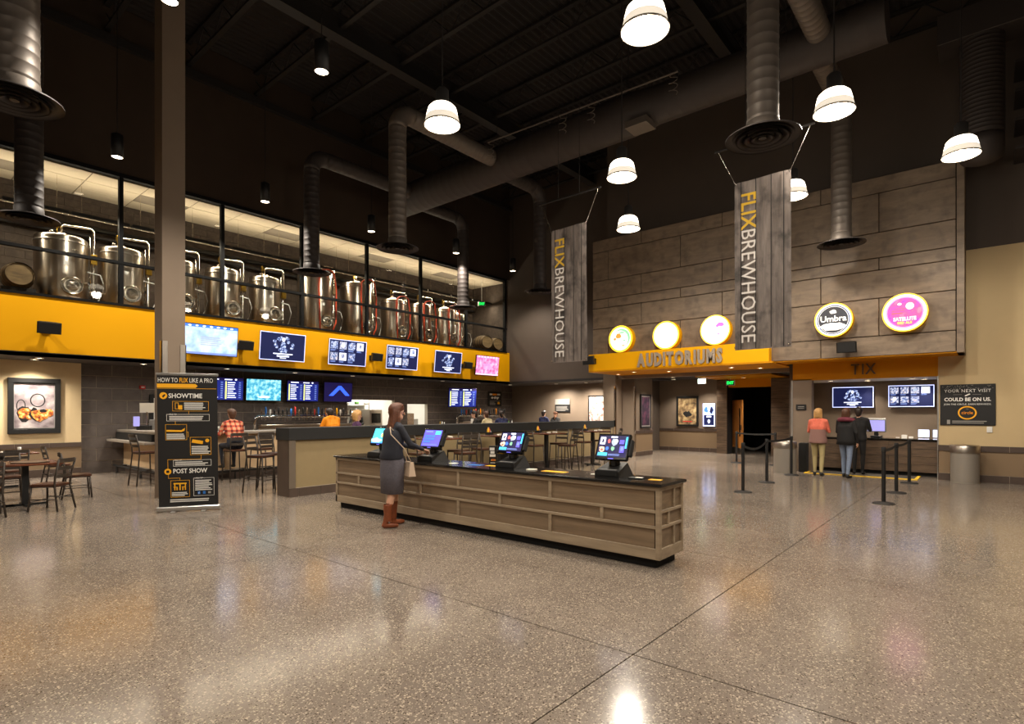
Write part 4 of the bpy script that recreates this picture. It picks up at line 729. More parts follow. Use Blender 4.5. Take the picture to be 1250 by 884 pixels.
# ================================================================== BAR
ba = thing('bar_counter', 'long bar counter with pale front and grey stone top', 'bar', (0, 0, 0))
BX, BY, BXE = 4.9, 14.4, 18.6
MB().box(BX, BXE, BY, BY + .18, .2, 1.1).box(BX, BX + .18, BY + .18, 18.28, .2, 1.1).build('front_panel', 'bar_panel', ba)
MB().box(BX + .04, BXE, BY + .04, BY + .5, 0, .2).box(BX + .04, BX + .5, BY + .5, 18.28, 0, .2).build('plinth', 'tile_strip', ba)
MB().bbox(BX - .16, BXE + .1, BY - .18, BY + .55, 1.1, 1.17, .008).bbox(BX - .16, BX + .6, BY + .55, 18.28, 1.1, 1.17, .008).build('top', 'concrete_top', ba)
MB().bbox(BX - .4, BX - .0, BY + .8, 18.25, .86, .92, .006).build('lower_ledge', 'concrete_top', ba); MB().box(BX - .2, BX, BY + 1.0, 18.2, .92, 1.1).build('riser', 'black_matte', ba)
MB().tube([(BXE, BY - .22, .2), (BX - .25, BY - .22, .2), (BX - .25, 18.2, .2)], .028, 8).build('foot_rail', 'black_steel', ba)
MB().box(BX - .02, BXE, BY - .02, BY, .18, .215).box(BX - .02, BX, BY, 18.28, .18, .215).build('base_trim', 'aluminium', ba)
for x in [BX - .25 + i * 1.5 for i in range(10)]: MB().cyl((x, BY - .22, .2), (x, BY - .22, 0), .02, n=8).cyl((x, BY - .22, .2), (x, BY + .05, .2), .016, n=8).build('rail_post', 'black_steel', ba)
for y in (16.0, 17.9): MB().cyl((BX - .25, y, .2), (BX - .25, y, 0), .03, n=8).cyl((BX - .25, y, .2), (BX, y, .2), .016, n=8).build('rail_post', 'black_steel', ba)
bb = thing('back_counter', 'steel back bar counter under the menu screens', 'counter', (0, 0, 0)); MB().box(6.6, 12.0, 17.6, 18.28, 0, .9).box(16.2, 21.2, 17.6, 18.28, 0, .9).build('cabinet_body', 'black_matte', bb); MB().bbox(6.55, 12.02, 17.55, 18.29, .9, .95, .006).bbox(16.1, 21.3, 17.55, 18.29, .9, .95, .006).build('top', 'steel_brushed', bb)
for x in [6.6 + i * .9 for i in range(6)] + [16.2 + i * .9 for i in range(5)]: MB().bbox(x + .02, x + .88, 17.58, 17.6, .08, .86, .004).build('door', 'steel_brushed', bb)
def tap_tower(x0, x1, label, z=1.5, n=24):
    t = thing('tap_tower', label, 'beer taps', (0, 17.75, 0), 0, 'beer tap towers on the back bar')
    MB().tube([(x0, 0, .95), (x0, 0, z - .12), (x0 + .04, 0, z - .04), (x0 + .12, 0, z), (x1 - .12, 0, z), (x1 - .04, 0, z - .04), (x1, 0, z - .12), (x1, 0, .95)], .05, 12).build('manifold', 'chrome', t)
    MB().bbox(x0 + .1, x1 - .1, -.28, -.02, 1.2, 1.24, .004).box(x0 + .1, x1 - .1, -.06, .02, .95, 1.22).build('drip_tray', 'steel_brushed', t)
    hc = ['black', 'tap_red', 'yellow', 'wood_dark', 'white_plastic', 'black', 'wood_dark', 'blue_print', 'pumpkin', 'black']
    for i in range(n):
        x = x0 + .16 + (x1 - x0 - .32) * i / (n - 1); f = MB().cyl((x, -.04, z), (x, -.13, z - .01), .016, n=8).cyl((x, -.12, z), (x, -.13, z - .11), .013, n=8).build('faucet', 'chrome', t)
        hh = random.uniform(.2, .3); MB().lathe([(.012, 0), (.014, .04), (.03, .1), (.034, hh * .7), (.022, hh), (0, hh + .01)], 8, X=Matrix.Translation((x, -.12, z + .02))).build('tap_handle', random.choice(hc), t)
tap_tower(8.3, 11.9, 'chrome beer tap tower with many handles under the menu screens'); tap_tower(17.2, 20.4, 'chrome beer tap tower at the far end of the bar', n=20)
gm_ = MB().lathe([(.03, 0), (.038, .01), (.043, .13), (.04, .13), (.034, .012)], 12, cap=True).mesh('beer_glass', 'glassware')
for j in range(2):
    for i in range(12): tag(link('beer_glass', gm_, None, (6.9 + i * .105, 17.8 + .14 * (j), .95 if True else 0)), 'clear beer glass standing in the row left of the tap tower', 'glass', 'beer glasses on the back bar')
for i in range(11): tag(link('beer_glass', gm_, None, (6.95 + i * .105, 17.87, 1.081)), 'clear beer glass stacked on the row left of the tap tower', 'glass', 'beer glasses on the back bar')
for i, (x, hh, m) in enumerate(((20.55, .3, 'wood_dark'), (20.68, .32, 'black'), (20.8, .28, 'leaf_green'), (20.92, .33, 'black'), (21.05, .3, 'print_white'), (16.3, .28, 'brass'), (16.42, .3, 'white_plastic'), (16.55, .26, 'white_plastic'))):
    o = MB().lathe([(.036, 0), (.038, .01), (.038, hh * .6), (.015, hh * .78), (.014, hh), (0, hh)], 12).build('bottle', m, None, (x, 17.85, .95)); tag(o, 'bottle standing on the far back bar beside the tap tower' if x > 20 else 'bottle standing on the back bar below the arm mounted screen', 'bottle', 'bottles on the back bar')
# point of sale at the bar left end
t = thing('sales_terminal', 'sales terminal with paper sign at the left end of the bar', 'terminal', (5.15, 17.2, 1.17), -.9); MB().bbox(-.2, .2, -.15, .15, 0, .12, .01).build('base', 'black', t); MB().bbox(-.3, -.16, -.1, -.06, .1, .36, .006, None, Matrix.Rotation(.5, 4, 'Z')).build('screen_case', 's_lav', t); MB().cyl((0, 0, .12), (0, 0, .48), .02, n=8).build('pole', 'steel', t); MB().box(-.2, .2, -.01, .01, .46, .72).build('paper_sign', 'paper', t); MB().bbox(.12, .34, -.1, .1, .0, .28, .01).build('printer', 'grey_plastic', t)
t = thing('menu_board', 'black framed notice on the stone wall behind the column', 'board', (5.75, 18.27, 1.75)); MB().bbox(-.22, .22, -.02, .03, -.5, .4, .006).build('frame', 'black', t); f = MB(); flat(f, [('r', -.18, -.46, .18, .36, 'print_black'), ('r', -.12, -.3, .1, .3, 'print_white')], -.022); f.build('print', None, t)
t = thing('fire_alarm', 'small red fire alarm on the stone wall', 'alarm', (5.35, 18.27, 2.35)); MB().bbox(-.07, .07, -.04, .03, -.05, .05, .008).build('body', 'red_print', t); MB().bbox(-.04, .04, -.05, -.04, -.02, .02, .003).build('strobe', 'white_plastic', t)
# kitchen behind the pass
struct(MB().box(11.6, 16.4, 20.4, 20.5, 0, 2.95).box(11.5, 11.6, 18.5, 20.5, 0, 2.95).box(16.4, 16.5, 18.5, 20.5, 0, 2.95).build('wall_kitchen', 'white'), 'white kitchen wall behind the pass'); struct(MB().box(11.5, 16.5, 18.5, 20.5, 2.9, 2.98).build('ceiling_kitchen', 'white'))
t = thing('kitchen_light', 'bright ceiling panel light inside the kitchen', 'light', (13.6, 19.4, 2.88)); MB().box(-1.4, 1.4, -.15, .15, 0, .02).build('diffuser', 'kitchen_glow', t); MB().box(-1.42, 1.42, -.17, .17, .005, .025).build('frame', 'white_plastic', t); lamp('AREA', (0, 0, -.02), 110, (1, .95, .85), parent=t, sx=2.6, sy=.25)
t = thing('kitchen_shelf', 'steel kitchen shelf with stacked plates and boxes', 'shelf', (13.2, 20.1, 0))
for z in (1.5, 1.95): MB().bbox(-1.1, 1.1, -.15, .25, z, z + .03, .004).build('board', 'steel_brushed', t)
for x in (-1.08, 1.08): MB().cyl((x, 0, 0), (x, 0, 2.3), .02, n=8).build('upright', 'steel', t)
for i in range(9):
    x = 12.3 + i * .23; z = 1.53 if i % 2 else 1.98; o = MB().lathe([(.05, 0), (.09, .01), (.1, .08), (.1, .1 + .02 * (i % 3)), (0, .1 + .02 * (i % 3))], 12).build('plate_stack', ['white', 'steel_brushed', 'leaf_green', 'white'][i % 4], None, (x, 20.1, z)); tag(o, 'stack of dishes on the kitchen shelf seen through the pass', 'dishes', 'dish stacks in the kitchen')
t = thing('oven', 'steel kitchen oven seen through the pass', 'oven', (13.85, 19.3, 0)); MB().bbox(-.3, .3, -.3, .3, 0, 1.75, .01).build('body', 'steel_brushed', t); MB().bbox(-.22, .22, -.315, -.3, 1.2, 1.6, .004).build('door', 'black_gloss', t); MB().cyl((-.2, -.35, 1.16), (.2, -.35, 1.16), .012, n=8).build('handle', 'chrome', t)
t = thing('pass_shelf', 'steel shelf across the kitchen pass opening', 'shelf', (13.15, 18.35, 1.0)); MB().bbox(-1.1, 1.1, -.2, .2, -.03, .0, .004).build('board', 'steel_brushed', t); MB().box(-1.0, -.97, -.03, .18, -.2, -.03).box(.97, 1.0, -.03, .18, -.2, -.03).build('bracket', 'steel_brushed', t)
t = thing('service_station', 'white service station with paper roll in the second pass', 'dispenser', (15.45, 18.9, 0)); MB().bbox(-.4, .4, -.3, .3, 0, 1.0, .01).build('cabinet_body', 'steel_brushed', t); MB().bbox(-.3, .1, -.25, .2, 1.0, 1.6, .02).build('tea_urn', 'steel', t); MB().bbox(.12, .36, -.2, .1, 1.0, 1.35, .01).build('dispenser_box', 'white_plastic', t)
t = thing('napkin_dispenser', 'white dispensers on the bar below the second pass', 'dispenser', (15.3, 14.75, 1.17)); MB().bbox(-.2, -.02, -.1, .1, 0, .22, .01).build('box', 'white_plastic', t); MB().bbox(.03, .25, -.1, .1, 0, .18, .01).build('holder', 'black', t)
def wall_print(x, y, z, w, h, rz, items, label, cat='poster', frame='black', fw=.05, depth=.04, name='framed_poster', glass=False):
    t = thing(name, label, cat, (x, y, z), rz)
    o = MB()
    for a in ((-w / 2, w / 2, h / 2 - fw, h / 2), (-w / 2, w / 2, -h / 2, -h / 2 + fw), (-w / 2, -w / 2 + fw, -h / 2 + fw, h / 2 - fw), (w / 2 - fw, w / 2, -h / 2 + fw, h / 2 - fw)): o.bbox(a[0], a[1], -depth, 0, a[2], a[3], .004)
    o.build('frame', frame, t); MB().box(-w / 2 + .005, w / 2 - .005, -.012, 0, -h / 2 + .005, h / 2 - .005).build('backing', 'black', t); f = MB(); flat(f, items, -.014); f.build('print', None, t)
    return t
wall_print(20.25, 18.27, 2.28, .95, .72, 0, [('r', -.45, -.34, .45, .34, 'print_black'), ('R', [(-.38, .18, -.2, .26), (.16, .18, .38, .26)], 'paper'), ('R', [(-.18, .17, .13, .26)], 'pumpkin'), ('p', blob(-.2, .05, .09, .05, 9), 'print_white'), ('p', blob(0, .06, .08, .06, 9), 'print_white'), ('p', [(.1, .1), (.3, .1), (.2, -.02), (.12, -.02)], 'print_white'), ('r', -.38, -.1, .38, -.085, 'print_grey'), ('R', textlines(-.38, -.13, .05, -.3, 3), 'print_grey'), ('p', blob(.24, -.2, .1, .07, 9), 'print_yellow')], 'black advert with orange and white words on the bar wall', frame='black', fw=.015, depth=.02)

# ================================================================== CHAIRS, STOOLS, TABLES
def chair_proto(name, label, seat_h, back_h, group, loc, rz, sw=.2):
    "faces -y; the ladder back stands at +y"
    t = thing(name, label, 'chair' if seat_h < .6 else 'bar stool', loc, rz, group); r = .0155; w2 = sw
    MB().prism([(-w2 + .02, -.2), (w2 - .02, -.2), (w2 + .005, -.16), (w2 - .015, .17), (w2 - .05, .2), (-w2 + .05, .2), (-w2 + .015, .17), (-w2 - .005, -.16)], seat_h - .035, seat_h).build('seat', 'seat_wood', t)
    MB().tube([(-w2 + .01, -.17, seat_h - .045), (w2 - .01, -.17, seat_h - .045), (w2 - .03, .18, seat_h - .045), (-w2 + .03, .18, seat_h - .045)], .011, 6, closed=True).build('seat_frame', 'frame_metal', t)
    for s in (-1, 1):
        MB().tube([(s * (w2 - .02), -.17, seat_h - .04), (s * (w2 + .015), -.2, 0)], r, 8).build('leg', 'frame_metal', t)
        MB().tube([(s * (w2 + .015), .26, 0), (s * (w2 - .02), .19, seat_h - .04), (s * (w2 - .015), .2, seat_h + .1), (s * (w2 - .005), .27, back_h)], r, 8).build('back_leg', 'frame_metal', t)
    n = 3
    for i in range(n):
        z = seat_h + .13 + (back_h - seat_h - .15) * i / (n - 1); vs = []; fs = []; hh = .028 if i < n - 1 else .035
        for q in range(7):
            u = -w2 + .012 + (2 * w2 - .024) * q / 6; y = .2 + .07 * (z - seat_h - .1) / (back_h - seat_h - .1) + .035 * (1 - (2 * q / 6 - 1) ** 2)
            for dy, dz in ((-.007, -hh), (-.007, hh), (.007, hh), (.007, -hh)): vs.append((u, y + dy, z + dz))
        for q in range(6):
            for e in range(4): fs.append((q * 4 + e, q * 4 + (e + 1) % 4, q * 4 + 4 + (e + 1) % 4, q * 4 + 4 + e))
        fs += [(3, 2, 1, 0), (24, 25, 26, 27)]; MB().add(vs, fs).build('slat', 'frame_metal', t)
    zz = .28 if seat_h > .6 else .2; k = MB()
    for s in (-1, 1): k.tube([(s * (w2 + .005), -.19, zz), (s * (w2 + .005), .24, zz)], .009, 6)
    k.tube([(-w2, -.19, zz - .04), (w2, -.19, zz - .04)], .009, 6).tube([(-w2, .24, zz + .04), (w2, .24, zz + .04)], .009, 6); k.build('stretcher', 'frame_metal', t)
    return t
ch0 = chair_proto('dining_chair', 'ladder back dining chair with wooden seat angled at the nearest table corner', .45, .86, 'dining chairs at the left tables', (2.18, 12.05, 0), PI - .75 + PI / 2 - PI / 2)
ch0.rotation_euler[2] = math.atan2(.7, -.7) + PI / 2
for x, y, rz, lb in ((1.36, 11.98, PI, 'ladder back dining chair cut by the left picture edge at the nearest table'), (1.95, 14.0, .1, 'ladder back dining chair on the far side of the nearest table'), (2.85, 13.45, 1.45, 'ladder back dining chair at the right end of the nearest table'), (2.2, 15.4, PI, 'ladder back dining chair in front of the farther table'), (3.1, 16.4, 1.6, 'ladder back dining chair at the right end of the farther table')): dup(ch0, (x, y, 0), rz, lb)
def table(x, y, w, d, h, label, legs, cat='table', rz=0, group=None, name='dining_table'):
    t = thing(name, label, cat, (x, y, 0), rz, group); MB().bbox(-w / 2, w / 2, -d / 2, d / 2, h - .035, h, .008).build('tabletop', 'table_wood', t)
    for lx in legs: MB().box(lx - .045, lx + .045, -.045, .045, .02, h - .035).build('pedestal', 'black', t); MB().box(lx - .3, lx + .3, -.035, .035, 0, .03).box(lx - .035, lx + .035, -.28, .28, 0, .029).build('foot', 'black', t); MB().box(lx - .2, lx + .2, -.15, .15, h - .05, h - .035).build('plate', 'black_steel', t)
    return t
table(1.75, 13.0, 1.4, 1.0, .76, 'dark wood dining table with tray at the far left', (-.2, .25), group='dining tables'); table(2.1, 16.35, 1.2, .8, .76, 'dark wood dining table farther back by the cream wall', (0,), group='dining tables')
o = MB().lathe([(.0, 0), (.24, 0), (.27, .015), (.26, .02), (.235, .008), (0, .008)], 28).build('serving_tray', 'wood_dark', None, (2.05, 12.85, .76)); tag(o, 'round brown serving tray on the nearest dining table', 'tray')
def napkin_roll(x, y, z, rz, label): tag(MB().bbox(-.1, .1, -.025, .025, 0, .035, .01).build('napkin_roll', 'paper', None, (x, y, z), (0, 0, rz)), label, 'napkin', 'rolled napkins on tables')
napkin_roll(1.5, 12.85, .76, .3, 'white rolled napkin at the left end of the nearest dining table'); napkin_roll(2.2, 16.3, .76, .1, 'white rolled napkin on the farther dining table'); napkin_roll(2.5, 16.35, .76, .9, 'white rolled napkin near the glass on the farther dining table')
tag(MB().lathe([(.03, 0), (.035, .12), (.031, .12), (.028, .01)], 12).build('drinking_glass', 'glassware', None, (2.4, 16.2, .76)), 'small clear glass on the farther dining table', 'glass')
st0 = chair_proto('bar_stool', 'ladder back bar stool at the left end of the bar', .76, 1.14, 'ladder back bar stools', (4.32, 14.55, 0), PI / 2 + .1)
ST = [(5.5, 11.5, .5, 'ladder back bar stool closest to the partition end'), (6.02, 11.95, .3, 'ladder back bar stool second from the partition end'), (6.75, 12.5, PI, 'ladder back bar stool behind the two by the partition end'), (5.95, 13.75, PI, 'ladder back bar stool under the person in plaid'), (6.6, 13.75, PI, 'ladder back bar stool at the bar right of the plaid person'), (14.35, 13.75, PI, 'bar stool under the dark haired bar guest farthest left'), (15.0, 13.75, PI, 'bar stool under the bar guest in cream'), (15.66, 13.75, PI, 'bar stool under the bar guest in navy farthest right'), (7.7, 11.35, PI / 2, 'bar stool under the blonde guest behind the partition')]
for x, y, rz, lb in ST: dup(st0, (x, y, 0), rz, lb)
HT = [(8.7, 9.55, 'high top table behind the purple screen terminal'), (10.75, 9.6, 'high top table left of the third terminal'), (12.7, 9.5, 'high top table between the third and nearest terminal'), (15.05, 9.45, 'high top table nearest the pillar')]
for i, (x, y, lb) in enumerate(HT):
    table(x, y, .8, .8, 1.06, lb, (0,), group='high top tables along the partition', name='high_table')
    w4 = lb.replace('high top table ', '')
    dup(st0, (x - .62, y - .05, 0), -PI / 2 - .1 + PI, 'bar stool left of the high table ' + w4); dup(st0, (x + .62, y + .02, 0), PI / 2 + .15 + PI, 'bar stool right of the high table ' + w4)
    if i in (0, 2, 3): dup(st0, (x + (.05 if i else .15), y - .68, 0), PI + .2 * (i - 1.5), 'bar stool before the high table ' + w4)
    c = thing('condiment_caddy', 'condiment caddy with sauce bottles on the table ' + w4, 'caddy', (x - .08, y + .22, 1.06), .3, 'condiment caddies'); MB().bbox(-.1, .1, -.07, .07, 0, .07, .004).build('tray', 'black', c)
    for bx, m, hh in ((-.06, 'mustard', .2), (0, 'ketchup', .19), (.06, 'white_plastic', .12)): b = MB().lathe([(.028, .01), (.03, .02), (.03, hh * .7), (.012, hh * .85), (.006, hh)], 10, X=Matrix.Translation((bx, 0, 0))).build('bottle', m, c)
    napkin_roll(x - .15, y - .2, 1.06, .2, 'white rolled napkin, left one on the table ' + w4); napkin_roll(x + .2, y - .15, 1.06, 1.2, 'white rolled napkin, right one on the table ' + w4)
table(6.75, 11.6, .8, .8, 1.06, 'high top table hidden behind the partition end', (0,), group='high top tables along the partition', name='high_table')

# ================================================================== ROLL-UP BANNER
t = thing('rollup_banner', 'black roll-up banner stand explaining the show in yellow and white', 'banner', (3.65, 10.14, 0), -.51)
MB().bbox(-.47, .47, -.06, .06, .02, .09, .012).build('base', 'aluminium', t)
for s in (-.22, .22): MB().bbox(s - .03, s + .03, -.14, .14, 0, .02, .004).build('foot', 'aluminium', t)
MB().cyl((0, .07, .09), (0, .02, 2.26), .012, n=8).build('pole', 'aluminium', t); MB().bbox(-.45, .45, -.012, .02, 2.25, 2.29, .004).build('top_bar', 'aluminium', t)
bw_, z0_, z1_ = .435, .09, 2.26
MB().box(-bw_, bw_, -.004, .0, z0_, z1_).build('sheet', 'print_black', t)
def U(px): return (px - 36) / 332 * .87 - .435
def V(py): return (790 - py) * 2.19 / 738 + .08
def fit(body, x0, x1, **kw):
    v = text_geo(body, .105, **kw)[0]; return (x1 - x0) / (max(q[0] for q in v) - min(q[0] for q in v))
it = [('t', 'HOW TO', U(40), V(96), .105, 'print_white', dict(bold=.004, sx=fit('HOW TO', U(40), U(147), bold=.004))), ('t', 'FLIX', U(157), V(96), .105, 'print_yellow', dict(bold=.018, sx=fit('FLIX', U(157), U(203), bold=.018))), ('t', 'LIKE A PRO', U(211), V(96), .105, 'print_white', dict(bold=.004, sx=fit('LIKE A PRO', U(211), U(342), bold=.004))),
      ('p', [(U(36), V(126)), (U(246), V(126)), (U(258), V(115)), (U(246), V(104)), (U(36), V(104))], 'print_yellow'), ('r', U(36), V(131), U(362), V(129), 'print_yellow'), ('c', U(70), V(170), .055, .055, 'print_yellow'), ('p', [(U(62), V(172)), (U(78), V(160)), (U(82), V(168)), (U(68), V(182))], 'print_black'), ('t', 'SHOWTIME', U(97), V(182), .105, 'print_white', dict(bold=.02, sx=fit('SHOWTIME', U(97), U(282), bold=.02)))]
for a, b, c, d, m in ((118, 255, 318, 200, 'print_yellow'), (85, 310, 322, 272, 'print_white'), (78, 415, 195, 328, 'print_yellow'), (212, 500, 330, 400, 'print_yellow'), (118, 562, 330, 527, 'print_white'), (102, 735, 207, 640, 'print_yellow'), (228, 732, 345, 630, 'print_white')): it.append(('f', U(a), V(b), U(c), V(d), .005, m))
it += [('R', textlines(U(182), V(206), U(306), V(248), 5), 'print_white'), ('R', textlines(U(100), V(280), U(312), V(306), 3), 'print_white'), ('R', textlines(U(84), V(378), U(190), V(412), 4), 'print_white'), ('R', textlines(U(220), V(448), U(325), V(496), 5), 'print_white'), ('R', textlines(U(128), V(534), U(322), V(558), 3), 'print_white'), ('R', textlines(U(108), V(705), U(202), V(730), 3), 'print_white'), ('R', textlines(U(238), V(640), U(335), V(702), 7), 'print_white'), ('R', textlines(U(98), V(744), U(338), V(764), 2), 'print_white'),
       ('f', U(132), V(244), U(152), V(208), .008, 'print_yellow'), ('r', U(152), V(246), U(172), V(222), 'print_yellow'), ('p', [(U(84), V(368)), (U(84), V(358)), (U(165), V(360)), (U(185), V(348)), (U(182), V(364)), (U(165), V(370))], 'print_yellow'), ('p', [(U(220), V(430)), (U(226), V(412)), (U(285), V(422)), (U(282), V(440))], 'print_yellow'), ('c', U(308), V(420), .03, .03, 'print_yellow'), ('c', U(88), V(590), .05, .05, 'print_yellow'), ('r', U(80), V(597), U(96), V(583), 'print_black'), ('t', 'POST SHOW', U(116), V(600), .105, 'print_white', dict(bold=.02, sx=fit('POST SHOW', U(116), U(305), bold=.02))),
       ('R', [(U(118), V(662), U(190), V(654)), (U(122), V(695), U(128), V(662)), (U(134), V(695), U(140), V(676)), (U(150), V(695), U(157), V(662)), (U(166), V(695), U(172), V(676)), (U(180), V(695), U(186), V(662)), (U(118), V(680), U(132), V(675)), (U(164), V(680), U(180), V(675))], 'print_yellow'), ('r', U(252), V(722), U(266), V(706), 'blue_print'), ('t', 'f', U(256), V(721), .05, 'print_white'), ('r', U(281), V(722), U(296), V(706), 'blue_print'), ('r', U(310), V(720), U(326), V(708), 'print_grey'), ('t', 'PRO TIP', U(100), V(276), .03, 'print_white', dict(bold=.02)), ('t', 'PRO TIP', U(124), V(530), .03, 'print_white', dict(bold=.02)), ('t', 'PRO TIP', U(240), V(634), .03, 'print_white', dict(bold=.02)),
       ('R', [(U(206), V(272), U(208), V(255)), (U(132), V(328), U(134), V(310)), (U(195), V(372), U(203), V(370)), (U(202), V(400), U(204), V(370)), (U(272), V(527), U(274), V(500)), (U(88), V(575), U(90), V(522)), (U(88), V(524), U(272), V(522)), (U(90), V(626), U(92), V(606)), (U(90), V(628), U(155), V(626)), (U(153), V(640), U(155), V(628))], 'print_yellow')]
f = MB(); flat(f, it, -.006, .0002); f.build('print', None, t)
for c in t.children:
    if c.name.split('.')[0] in ('sheet', 'print', 'top_bar', 'pole'): c.rotation_euler = (.07, 0, 0)

# ================================================================== PICTURES AND NOTICES
P = [('r', -.4, -.56, .4, .56, 'print_grey'), ('r', -.385, -.545, .385, .545, 'print_haze'), ('o', .06, .14, .15, .17, .025, 'print_black'), ('o', -.26, .0, .09, .16, .02, 'print_black'), ('p', blob(-.2, -.18, .12, .2, 10, .3), 'print_black'), ('p', blob(-.16, -.2, .16, .14, 12, .3), 'print_flame'), ('p', blob(0, -.22, .1, .16, 10, .3), 'print_black'), ('p', blob(.1, -.22, .16, .14, 12, .3), 'print_flame'), ('p', blob(.27, -.18, .1, .1, 12, .3), 'print_flame'), ('p', blob(.16, -.12, .07, .05, 9, .3), 'print_black')]
wall_print(2.98, 18.19, 1.8, 1.02, 1.38, 0, P, 'black framed picture of dark arches and flames on the cream wall', 'picture', fw=.11, depth=.07)
wall_print(22.78, 9.64, 1.68, .96, 1.26, RW, [('r', -.4, -.55, .4, .55, 'print_sepia'), ('p', blob(0, -.12, .16, .14, 12, .3), 'print_black'), ('r', -.2, -.45, .2, -.41, 'red_print')], 'black framed sepia film poster on the corridor wall', fw=.08)
wall_print(19.55, 9.93, 1.68, .85, 1.28, 0, [('r', -.36, -.58, .36, .58, 'print_grey'), ('r', -.32, -.54, .32, .54, 'print_night')], 'dark framed poster on the wall block by the pillar', fw=.05)
wall_print(21.58, 13.32, 1.75, .9, 1.28, RW, [('r', -.4, -.58, .4, .58, 'print_face')], 'framed pale poster on the lit lounge wall beside the pillar', fw=.05)
wall_print(21.58, 15.2, 1.95, .85, .62, RW, [('r', -.42, .05, .42, .31, 'print_grey'), ('r', -.42, -.31, .42, .05, 'print_black'), ('R', textlines(-.36, -.02, .34, -.26, 5), 'print_grey')], 'grey and black notice board on the lounge wall', 'sign', fw=.01, depth=.015, name='notice_board')
wall_print(21.58, 11.85, 1.6, .5, .45, RW, [('r', -.24, 0, .24, .2, 'brass'), ('r', -.24, -.2, .24, 0, 'print_black')], 'small brass and black door plaque behind the pillar', 'sign', fw=.01, depth=.015, name='door_plaque')
wall_print(17.18, 3.98, 1.78, .26, .16, RW, [('r', -.12, -.07, .12, .07, 'print_black'), ('R', [(-.08, .01, .08, .025), (-.08, -.03, .08, -.02)], 'print_grey')], 'small black notice on the pier beside the ticket counter', 'sign', fw=.01, depth=.015, name='notice_board')
f = [('r', -.5, -.48, .5, .48, 'print_black')] + [('R', [(x - .006, z - .006, x + .006, z + .006) for x, z in [(random.uniform(-.49, .49), random.uniform(.36, .47)) for _ in range(60)]], 'print_grey')] + [('t', 'YOUR NEXT VISIT', 0, .3, .1, 'print_white', dict(align='CENTER', sx=.95, spacing=1.15)), ('R', [(-.26, .242, -.1, .248), (.1, .242, .26, .248)], 'print_grey'), ('p', [(-.05, .22), (.04, .27), (.06, .25), (-.03, .2)], 'print_white'), ('t', 'COULD BE ON US.', 0, .09, .115, 'print_white', dict(align='CENTER', bold=.03, sx=.9)), ('t', 'JOIN THE CIRCLE. EARN REWARDS.', 0, -.005, .055, 'print_white', dict(align='CENTER', sx=1.0)), ('o', 0, -.19, .175, .16, .03, 'print_yellow'), ('t', 'circle', 0, -.22, .1, 'pumpkin', dict(align='CENTER', bold=.01)), ('t', 'THE', 0, -.11, .03, 'print_grey', dict(align='CENTER')), ('r', -.38, -.46, -.32, -.36, 'print_grey'), ('R', textlines(-.28, -.37, .36, -.45, 2, .1), 'print_grey')]
wall_print(17.185, .375, 1.82, 1.03, .98, RW, f, 'black rewards poster with yellow ring on the beige wall', fw=.008, depth=.012)
t = thing('light_switch', 'white switch plate under the rewards poster', 'switch', (17.185, -.03, 1.24), RW); MB().bbox(-.05, .05, -.012, .0, -.07, .07, .004).build('plate', 'white_plastic', t); MB().bbox(-.015, .015, -.02, -.012, -.03, .03, .003).build('rocker', 'white_plastic', t)
# digital sign and exit signs in the corridor
t = thing('digital_sign', 'upright lit blue digital sign on the corridor wall', 'sign', (22.76, 8.72, 1.53), RW); MB().bbox(-.25, .25, 0, .03, -.47, .47, .006).build('casing', 'black', t); f = MB(); flat(f, [('r', -.25, -.47, .25, .47, 's_frame'), ('r', -.21, .03, .21, .42, 's_pale'), ('p', blob(-.1, .22, .1, .12, 10, .3), 's_blue'), ('p', blob(.1, .2, .08, .14, 10, .3), 's_navy'), ('p', blob(0, .26, .05, .12, 10, .3), 's_white'), ('r', -.21, -.42, .21, .0, 's_navy'), ('r', -.1, -.1, .1, -.04, 's_white'), ('p', blob(0, -.26, .05, .09, 10, .2), 's_white')], -.003, .001); f.build('screen', None, t)
exit_sign((20.6, 8.15, 2.8), RW, 'exit_white', 'bright white lit exit sign at the corridor ceiling', .12); exit_sign((21.6, 7.45, 2.76), RW, 'exit_green', 'small green exit sign over the dark doorway', .08)
# doors
t = thing('door_1', 'open light wood auditorium door with narrow window', None, (22.9, 7.8, 0), 0, kind='structure')
X = Matrix.Rotation(-2.42, 4, 'Z')
MB().bbox(0, .92, -.025, .025, .01, 2.12, .004, None, X).build('leaf', 'door_wood', t); MB().bbox(.64, .76, -.03, .03, .7, 1.8, .004, None, X).build('pane', 'black_gloss', t); MB().bbox(.84, .88, -.06, .06, .95, 1.15, .004, None, X).build('handle', 'steel', t); MB().box(0, .92, -.028, .028, .01, .25, None, X).build('kick_plate', 'steel_brushed', t)

